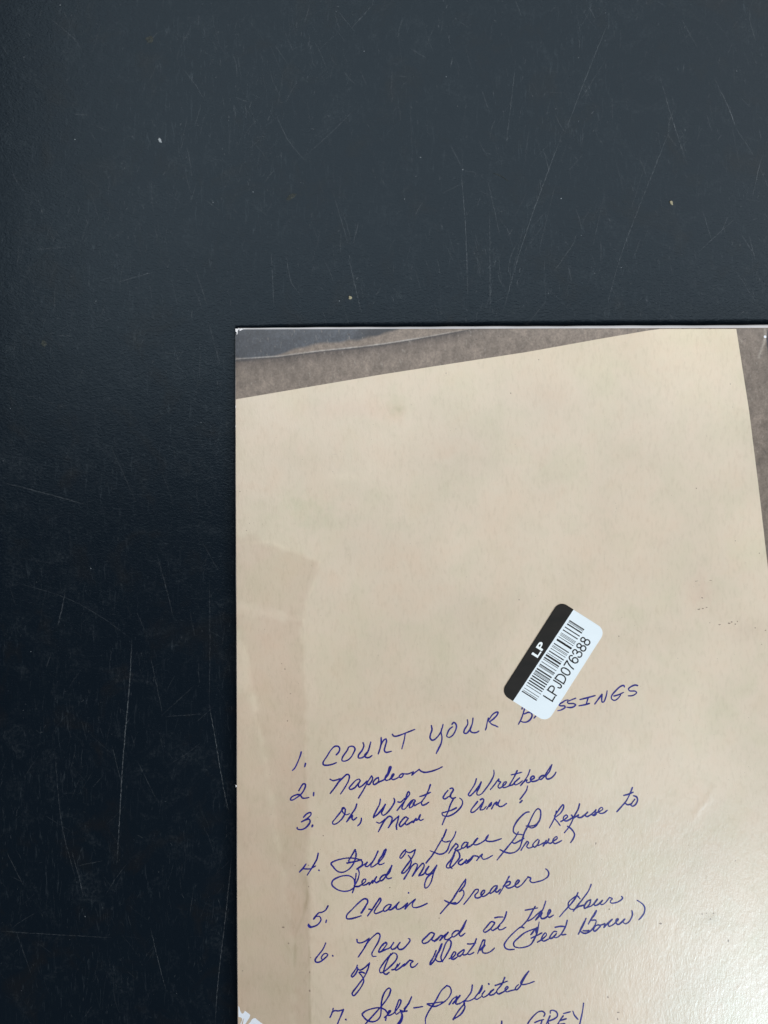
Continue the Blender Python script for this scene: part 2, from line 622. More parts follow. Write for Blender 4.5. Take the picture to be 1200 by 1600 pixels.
lint['group'] = "small bits lying on the table"

# ================================================================== SLEEVE
sleeve = empty("record_sleeve", "cream and grey cardboard record sleeve lying back side up with handwritten track list", "record sleeve")
X0, Y0 = 369.0, 514.5        # upper left corner
X1, Y1 = 1801.0, 1946.0


def ytop(x):                 # the top edge climbs a little towards the right
    return 514.6 - (x - 369) * .0030


def xleft(y):
    return 368.6 + np.clip((y - 900) / 700.0, 0, None) * 3.2 + .5 * np.sin(y / 130.0)


def zdrop(x, y):
    """board falls away slightly at its outer edges"""
    dl = np.clip(x - X0, 0, None)
    dt = np.clip(y - Y0, 0, None)
    return -(0.0026 * np.exp(-(dl / 330.0) - (dt / 330.0)) + 0.00022 * np.exp(-dl / 7.0) + 0.00018 * np.exp(-dt / 6.0)) + 0.0002 * np.sin(x / 260.0) * np.sin(y / 310.0)


# --- back panel: grey concrete photo print
xs = np.concatenate([np.arange(0, 14, .7), np.arange(14, 831, 1.3), np.linspace(832, 1432, 60)])
ys = np.concatenate([np.arange(0, 14, .7), np.arange(14, 130, 1.0), np.arange(130, 460, 4), np.linspace(460, 1432, 50)])
U, W = np.meshgrid(xs, ys)
X = X0 + U
Y = Y0 + W
X = X + (xleft(Y) - X0) * np.exp(-U / 60)
Y = Y + (ytop(X) - Y0) * np.exp(-W / 200)
# rounded upper left corner
R = 7.0
cx, cy = X0 + R, Y0 + R
inside = (X < cx) & (Y < cy)
dx, dy = cx - X, cy - Y
mxy = np.maximum(np.maximum(dx, dy), 1e-6)
rr = np.hypot(dx, dy) + 1e-9
X = np.where(inside, cx - dx * (mxy / rr), X)
Y = np.where(inside, cy - dy * (mxy / rr), Y)
Z = TOP + zdrop(X, Y)


def sm(a, b, x):
    t = np.clip((x - a) / (b - a), 0, 1)
    return t * t * (3 - 2 * t)


concrete = np.array([0.212, 0.172, 0.138])
col = np.ones(X.shape + (3,)) * concrete
col *= (1 + .22 * (vnoise(X, Y, 30, 1) - .5) + .22 * (vnoise(X, Y, 9, 2) - .5))[..., None]
# printed fold line across the upper left
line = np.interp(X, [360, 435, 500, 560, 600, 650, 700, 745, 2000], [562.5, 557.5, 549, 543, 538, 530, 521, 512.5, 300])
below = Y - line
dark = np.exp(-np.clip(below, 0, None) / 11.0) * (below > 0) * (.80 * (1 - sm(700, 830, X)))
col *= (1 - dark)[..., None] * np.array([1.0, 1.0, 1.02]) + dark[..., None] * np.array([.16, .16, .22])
# blue-grey area above it
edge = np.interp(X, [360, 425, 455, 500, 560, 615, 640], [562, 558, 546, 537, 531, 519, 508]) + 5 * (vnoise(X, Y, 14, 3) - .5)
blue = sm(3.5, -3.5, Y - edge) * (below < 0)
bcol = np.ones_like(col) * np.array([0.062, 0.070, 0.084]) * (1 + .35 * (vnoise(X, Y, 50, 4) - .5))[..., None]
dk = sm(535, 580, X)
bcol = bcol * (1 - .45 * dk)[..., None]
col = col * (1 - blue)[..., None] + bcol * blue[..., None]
ln_w = np.exp(-((below + 1.0) / .9) ** 2) * (.75 + .5 * (vnoise(X, Y, 17, 5) - .3)) * (1 - sm(660, 745, X))
col = col * (1 - np.clip(ln_w, 0, 1) * .6)[..., None] + np.array([.46, .44, .42]) * (np.clip(ln_w, 0, 1) * .6)[..., None]
ln_d = np.exp(-((below - .9) / .9) ** 2) * (.4 + .8 * vnoise(X, Y, 23, 6)) * (1 - sm(700, 800, X))
ln_d += np.exp(-((Y - 563) / 2.2) ** 2) * sm(410, 375, X) * .9
col = col * (1 - np.clip(ln_d, 0, 1) * .7)[..., None] + np.array([.05, .05, .055]) * (np.clip(ln_d, 0, 1) * .7)[..., None]
# right strip: darker, rougher concrete with a black object cut by the frame
rs = sm(1140, 1160, X)
col *= (1 - rs * .16)[..., None]
crack = np.exp(-((X - (1191 + 5 * np.sin((Y - 505) / 12.0))) / 2.0) ** 2) * (Y < 560) * rs
col = col * (1 - .45 * crack)[..., None] + np.array([.42, .38, .33]) * (.45 * crack)[..., None]
blk = sm(0, 3, X - (1196 + .12 * np.abs(Y - 530))) * (Y < 568) * sm(512, 518, Y)
col = col * (1 - blk)[..., None] + np.array([.012, .014, .03]) * blk[..., None]
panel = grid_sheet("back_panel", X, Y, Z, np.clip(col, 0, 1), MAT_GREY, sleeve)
panel['label'] = "grey concrete print on the sleeve's back"

# small bright printed highlight at the right strip
def blob(name, pts, mat, parent, z, label=None, kind=None):
    verts = [P(x, y, z + float(zdrop(np.array(x), np.array(y)))) for x, y in pts]
    o = mesh(name, verts, [tuple(range(len(verts)))[::-1]], mat, parent)
    if label:
        o['label'] = label
    return o

# --- rounded board edge running round the panel (white core of the board)
V, F = [], []
prof_n = 10
cols_x = np.concatenate([np.linspace(X0 + 2.5, 1200, 90), np.linspace(1230, X1, 12)])
for x in cols_x:
    yt = ytop(x) + .25
    zt = TOP + float(zdrop(np.array(x), np.array(yt))) - .00001
    p0 = P(x, yt, zt)
    bulge = .00042 + .00030 * min(1.0, (x - 369) / 831) + .00004 * math.sin(x / 37.0) + .00003 * math.sin(x / 11.0)
    for k in range(prof_n + 1):
        t_ = k / prof_n
        if t_ <= .4:
            off = bulge * math.sin(t_ / .4 * math.pi / 2) ** .9
        else:                                   # lower half undercut to deepen the shadow under the fold
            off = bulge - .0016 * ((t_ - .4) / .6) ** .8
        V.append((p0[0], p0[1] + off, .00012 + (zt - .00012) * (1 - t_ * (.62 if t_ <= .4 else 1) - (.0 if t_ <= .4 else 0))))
nc = prof_n + 1
for i in range(len(cols_x) - 1):
    for k in range(prof_n):
        a0 = i * nc + k
        F.append((a0, a0 + nc, a0 + nc + 1, a0 + 1))
mdk = M("dark_edge_shade")  # shade put into the lower edge's colour, darkens the band on the table
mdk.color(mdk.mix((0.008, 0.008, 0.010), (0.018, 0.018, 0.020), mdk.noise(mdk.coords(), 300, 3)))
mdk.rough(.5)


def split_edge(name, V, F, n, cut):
    """upper (white back board) and lower (coloured dark as shade) halves of a board edge"""
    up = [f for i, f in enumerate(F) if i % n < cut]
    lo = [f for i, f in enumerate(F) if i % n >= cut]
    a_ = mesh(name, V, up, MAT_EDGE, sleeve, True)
    b_ = mesh("shaded_lower_edge", V, lo, mdk.m, sleeve, True)
    b_['label'] = "lower edge below the white one, coloured dark as shade"
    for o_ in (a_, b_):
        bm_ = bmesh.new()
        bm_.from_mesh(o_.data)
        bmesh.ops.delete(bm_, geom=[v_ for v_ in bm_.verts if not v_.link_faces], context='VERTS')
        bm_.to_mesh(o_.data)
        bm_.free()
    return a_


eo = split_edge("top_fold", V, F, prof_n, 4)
eo['label'] = "white folded top edge of the sleeve"

# body of the sleeve under the panel: two boards with a dark gap
def slab(name, x0, y0, x1, y1, z0, z1, mat, parent, r=6):
    pts = []
    for (cx_, cy_, a0) in ((x0 + r, y0 + r, 180), (x1 - r, y0 + r, 270), (x1 - r, y1 - r, 0), (x0 + r, y1 - r, 90)):
        for k in range(6):
            th = math.radians(a0 + 18 * k)
            pts.append((cx_ + r * math.cos(th), cy_ + r * math.sin(th)))
    n = len(pts)
    verts = [P(x, y, z1) for x, y in pts] + [P(x, y, z0) for x, y in pts]
    faces = [tuple(range(n))[::-1], tuple(range(n, 2 * n))]
    for i in range(n):
        j = (i + 1) % n
        faces.append((i, j, n + j, n + i))
    return mesh(name, verts, faces, mat, parent)


slab("back_board", 382, 528, X1 - .5, Y1 - .5, .0008, .0012, MAT_EDGE, sleeve)
slab("front_board", 384, 530, X1 - 1, Y1 - 1, .00003, .0006, MAT_EDGE, sleeve)

# thin pale worn rim on the left edge
V, F = [], []
yy = np.arange(524, 1950, 6.0)
for y in yy:
    xl = float(xleft(np.array(y))) + .2
    zt = TOP + float(zdrop(np.array(xl), np.array(y))) - .00001
    p0 = P(xl, y, zt)
    for k in range(9):
        t_ = k / 8
        rim = .00014 + .00003 * math.sin(y / 23.0)
        off = rim * math.sin(t_ / .25 * math.pi / 2) if t_ <= .25 else rim - .0020 * ((t_ - .25) / .75) ** .8  # lower part recedes to widen the shadow on the left
        V.append((p0[0] - off, p0[1], .00012 + (zt - .00012) * (1 - t_)))
for i in range(len(yy) - 1):
    for k in range(8):
        a0 = i * 9 + k
        F.append((a0, a0 + 1, a0 + 10, a0 + 9))
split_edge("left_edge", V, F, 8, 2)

# worn corner: torn white flecks
V, F = [], []
ZC = TOP + .00003
for tri in [[(367.6, 513.6), (374, 513.4), (371.6, 516.6), (370.4, 519.5), (368.4, 518.6)], [(374, 513.6), (384, 513.2), (378, 515.4), (374.5, 517.0)],
            [(370.2, 519), (371.6, 517.6), (371, 522), (369.6, 523)], [(368.2, 633), (369.8, 634.2), (369.5, 637), (367.9, 636.4)],
            [(368.2, 664), (369.5, 665), (369.2, 668), (368, 667)], [(368.4, 1226), (370, 1227.5), (369.6, 1230), (368.1, 1229)]]:
    b = len(V)
    V += [P(x, y, ZC + float(zdrop(np.array(x), np.array(y)))) for x, y in tri]
    F.append(tuple(range(b, b + len(tri)))[::-1])
wc = mesh("worn_corner", V, F, MAT_EDGE, sleeve)
wc["kind"] = "stuff"

# --- printed sheet of cream paper on the back panel
ZP = 3.5e-5
ry = np.concatenate([np.arange(514, 530, 1.0), np.arange(530, 1640, 2.0), np.arange(1640, 1945, 12)])
nu = 420
t = np.linspace(0, 1, nu)
t = .5 * t + .5 * t ** 1.25
Xp = np.zeros((len(ry), nu))
Yp = np.zeros_like(Xp)
for i, y in enumerate(ry):
    if y < 623.8:
        # upper edge of the paper, slightly bowed
        xl = np.interp(-y, [-623.8, -584.5, -550, -529, -516.5, -513], [369.3, 600, 823, 940, 1012, 1040])
    else:
        xl = float(xleft(np.array(y))) + .35
    xr = np.interp(y, [500, 514, 640, 760, 890, 1000, 2000], [1149.3, 1150.4, 1170.2, 1185.2, 1200.2, 1213, 1330])
    Xp[i] = xl + (xr - xl) * t
    yy_ = np.full(nu, float(y))
    Yp[i] = np.maximum(yy_, ytop(Xp[i]) + .4)
wr = np.zeros_like(Xp)
for wx_, wy_, wl, ww, wa, wh in ((1098, 1258, 26, 5, -1.0, 1.0), (1110, 1243, 16, 4, -1.3, .8), (1135, 1395, 22, 4, 1.0, .5), (1120, 1300, 30, 6, 1.5, .4), (548, 742, 24, 5, -.15, .35)):
    ca_, sa_ = math.cos(wa), math.sin(wa)
    a1 = (Xp - wx_) * ca_ + (Yp - wy_) * sa_
    a2 = -(Xp - wx_) * sa_ + (Yp - wy_) * ca_ + 3 * (vnoise(Xp, Yp, 9, 60) - .5)
    wr += wh * np.exp(-(a1 / wl) ** 2 - (a2 / ww) ** 2)
Zp = TOP + zdrop(Xp, Yp) + ZP + wr * 6e-5
paper = np.array([0.645, 0.553, 0.438])
col = np.ones(Xp.shape + (3,)) * paper
# tone of the sheet: warmer and browner to the left and bottom, yellower near its top
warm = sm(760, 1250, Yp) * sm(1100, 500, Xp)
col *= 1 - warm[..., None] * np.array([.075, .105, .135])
yel = sm(640, 500, Yp - (Xp - 700) * .03) * 1.0
col *= 1 + yel[..., None] * np.array([.03, .02, -.035])


def poly_sdf(px, py, poly):
    """signed distance (negative inside)"""
    d = np.full(px.shape, 1e9)
    s = np.ones(px.shape)
    n = len(poly)
    for i in range(n):
        ax, ay = poly[i]
        bx, by = poly[(i + 1) % n]
        ex, ey = bx - ax, by - ay
        wx, wy = px - ax, py - ay
        h = np.clip((wx * ex + wy * ey) / (ex * ex + ey * ey), 0, 1)
        d = np.minimum(d, np.hypot(wx - ex * h, wy - ey * h))
        c = ((ay <= py) & (by > py)) | ((by <= py) & (ay > py))
        xi = ax + (py - ay) / (ey if abs(ey) > 1e-9 else 1e-9) * ex
        s = np.where(c & (px < xi), -s, s)
    return s * d


wob = 7.0 * (vnoise(Xp, Yp, 13, 7) - .5) + 2 * (vnoise(Xp, Yp, 5, 8) - .5)
tapeA = [(340, 842), (395, 836), (420, 850), (455, 862), (498, 876), (496, 888), (488, 915), (477, 950), (472, 965), (425, 955), (385, 944), (340, 938)]
tapeB = [(340, 958), (385, 962), (440, 968), (472, 974), (474, 1040), (477, 1100), (478, 1200), (483, 1290), (481, 1340), (485, 1420), (484, 1500), (487, 1700), (460, 1700),
         (461, 1480), (452, 1440), (446, 1380), (438, 1320), (428, 1255), (417, 1190), (405, 1125), (393, 1060), (384, 1010), (376, 985), (340, 975)]
gapAB = [(340, 936), (385, 942), (472, 964), (472, 976), (440, 970), (385, 964), (340, 960)]
tapeC = [(340, 1090), (388, 1080), (398, 1120), (412, 1190), (424, 1260), (434, 1330), (444, 1400), (458, 1450), (460, 1720), (340, 1720)]
for poly, amt, soft in ((tapeA, .82, 5.5), (tapeB, .86, 5.5), (tapeC, .75, 10), (gapAB, .45, 4)):
    d = poly_sdf(Xp, Yp, poly) + wob
    m_ = sm(soft, -soft, d) * amt * (.85 + .3 * vnoise(Xp, Yp, 24, 9))
    col *= 1 - m_[..., None] * np.array([.085, .125, .135])
# tape darkens toward the bottom as printed
low = sm(1180, 1500, Yp) * sm(492, 480, Xp)
col *= 1 - low[..., None] * np.array([.085, .09, .10])


def crease(pts, wpx, amt, seed):
    d = np.full(Xp.shape, 1e9)
    for (ax, ay), (bx, by) in zip(pts[:-1], pts[1:]):
        ex, ey = bx - ax, by - ay
        wx, wy = Xp - ax, Yp - ay
        h = np.clip((wx * ex + wy * ey) / (ex * ex + ey * ey), 0, 1)
        d = np.minimum(d, np.hypot(wx - ex * h, wy - ey * h))
    d = d + 1.5 * (vnoise(Xp, Yp, 9, seed) - .5)
    return np.exp(-(d / wpx) ** 2) * amt * (.5 + vnoise(Xp, Yp, 14, seed + 1))


cr = crease([(372, 945), (395, 953), (430, 960), (472, 967)], 3.5, .022, 20)
cr += crease([(378, 985), (390, 1050), (398, 1100), (408, 1150), (420, 1215), (430, 1275), (437, 1330), (441, 1370)], 4.0, .022, 22)
cr += crease([(498, 878), (490, 912), (476, 950), (473, 980), (475, 1080), (477, 1180)], 2.0, .045, 24)
cr += crease([(486, 1300), (488, 1400), (486, 1500), (489, 1600)], 2.0, .04, 26)
cr += crease([(372, 850), (420, 846), (500, 878)], 3.0, .04, 28)
cr += crease([(371, 1320), (373, 1450), (374, 1600)], 2.0, .05, 29)
col *= (1 + cr)[..., None]
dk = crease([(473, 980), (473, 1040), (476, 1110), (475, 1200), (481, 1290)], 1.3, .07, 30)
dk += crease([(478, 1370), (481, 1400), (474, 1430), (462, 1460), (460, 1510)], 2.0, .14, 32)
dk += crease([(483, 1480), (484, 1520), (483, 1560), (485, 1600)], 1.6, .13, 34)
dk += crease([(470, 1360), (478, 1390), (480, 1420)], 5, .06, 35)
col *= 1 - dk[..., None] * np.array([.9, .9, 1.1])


def stain(x, y, rx, ry_, amt, tint, seed):
    global col
    d = np.hypot((Xp - x) / rx, (Yp - y) / ry_) + .9 * (vnoise(Xp, Yp, 6, seed) - .5)
    m_ = np.exp(-d * d) * amt
    col *= 1 - m_[..., None] * np.array(tint)


stain(618, 632, 18, 18, .10, (1.0, .75, 1.25), 40)
stain(622, 640, 8, 5, .16, (1, .9, 1.3), 41)
stain(1096, 926, 15, 22, .08, (.4, 1, 1), 42)
stain(1170, 985, 25, 16, .06, (.8, 1, 1), 43)
stain(1110, 1435, 18, 10, .08, (1, 1, 1), 44)
stain(470, 795, 40, 25, .06, (1.2, .5, 1.3), 45)
stain(540, 745, 26, 6, -.05, (1, 1, 1), 46)
stain(1080, 600, 80, 60, -.03, (1, 1, 1), 47)
stain(560, 640, 60, 12, .05, (.4, 1, 1), 48)
col *= (1 + .09 * (vnoise(Xp, Yp, 120, 50) - .5) + .05 * (vnoise(Xp, Yp, 45, 51) - .5))[..., None]
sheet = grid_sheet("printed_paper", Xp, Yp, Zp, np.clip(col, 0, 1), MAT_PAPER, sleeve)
sheet['label'] = "cream paper sheet with aged tape marks printed on the sleeve"

# flat printed flecks
V, F = [], []


def fleck(x, y, rx, ry_, ang=0.0):
    n = 9
    b = len(V)
    for j in range(n):
        th = 2 * math.pi * j / n
        k = random.uniform(.6, 1.25)
        px, py = rx * k * math.cos(th), ry_ * k * math.sin(th)
        V.append(P(x + px * math.cos(ang) - py * math.sin(ang), y + px * math.sin(ang) + py * math.cos(ang), TOP + float(zdrop(np.array(x), np.array(y))) + ZP + 8e-6))
    F.append(tuple(range(b, b + n))[::-1])


for x, y, rx, ry_ in [(1097, 934, 1.5, 1.2), (1092, 952, 2.5, 1.0), (1098, 951, 2, 1), (1104, 949, 2, .9), (1139, 974, 2.2, 1.3), (1143, 972, 1.6, 1.0), (1149, 975, 1.6, 1.1), (1152, 971, .8, 1.2),
                      (1124, 976, 2.4, .9), (1109, 973, .8, .9), (1180, 981, 1.4, .7), (1196, 985, 1.6, .8), (1190, 1007, .9, .8), (967, 994, 1.0, 1.2), (1088, 908, 3, .5), (1110, 907, 2.5, .5),
                      (440, 1037, .8, .8), (445, 1045.5, 1.1, 1.1), (442.5, 1449, 2.6, 1.3), (451, 1474, 1.2, 1.3), (461, 1352.5, 1.0, .9), (505, 1306, 1.0, 1.2), (609, 1387, 1.3, 1.1),
                      (1097, 1428, 1.6, 1.0), (1104, 1427, 1.2, .8), (1115, 1427, 1.3, 1.1), (1110, 1436, 1.2, 1.2), (1138, 1470, 1.2, 2.4), (950, 1558, .9, 2.0), (966, 1582, 2.0, .9), (965, 1592, 1, 2),
                      (952, 1420.5, 1.3, 1.3), (1032, 1443, 2.2, 1.4), (842, 562, 1.0, 1.0), (798, 614.5, .9, 1.3), (697, 583, .8, .8), (1141, 600, .7, .9), (1109, 513.8, 2.2, .8), (1088, 763, 1.0, 1.0),
                      (1149, 345 + 500, .8, .8), (1186.5, 864.5, .9, .9), (375, 768, .9, 1.0), (385, 829, .9, .9), (454, 1084, 1.6, .6), (449, 1126, .8, 1.4), (811, 937, 1.0, 1.2), (1145, 636, .6, .6),
                      (484, 1548, 1.4, 2.0), (484, 1519, .9, 1.8), (485, 1496, 1, 1), (482, 1385, .9, 1.2), (482, 1352, .8, 1), (379, 1517, 1, 1), (931, 1318, .8, 2.2), (1149, 1345, .9, .9), (686, 1434.5, 1, 1)]:
    fleck(x, y, rx, ry_, random.uniform(-.3, .3))
for k in range(260):
    x, y = random.uniform(385, 1180), random.uniform(640, 1640)
    fleck(x, y, random.uniform(.25, .5), random.uniform(.25, .6))
fo = mesh("printed_flecks", V, F, MAT_SPECK, sleeve)
fo['kind'] = 'stuff'

# (relief of the board itself: see sleeve_bump)
# white printed letter tops in the lower left corner
zz = TOP + ZP + 1.2e-5
blob("printed_letter", [(372.4, 1572.2), (378, 1576), (385, 1581), (391, 1585.6), (390, 1589.5), (386.5, 1595), (383.5, 1600), (380, 1606), (374.5, 1606), (375, 1601), (378.6, 1594), (378.2, 1591.2), (376, 1589.6), (372.6, 1589)],
     MAT_WPRINT, sleeve, zz, "white printed letter at the sleeve's lower left edge")
blob("printed_letter", [(393.5, 1593), (396, 1591.2), (398.8, 1590.8), (404, 1595), (411, 1600.5), (416, 1605), (416, 1610), (384, 1610), (387, 1601), (391.5, 1596.5)],
     MAT_WPRINT, sleeve, zz, "white printed letter just right of the edge letter")
blob("printed_letter", [(1193.6, 525.2), (1195.2, 523.8), (1197.2, 525), (1197.5, 527.2), (1195.6, 528.6), (1193.8, 527.4)], MAT_WPRINT, sleeve, TOP + 2e-5).name = "printed_highlight"

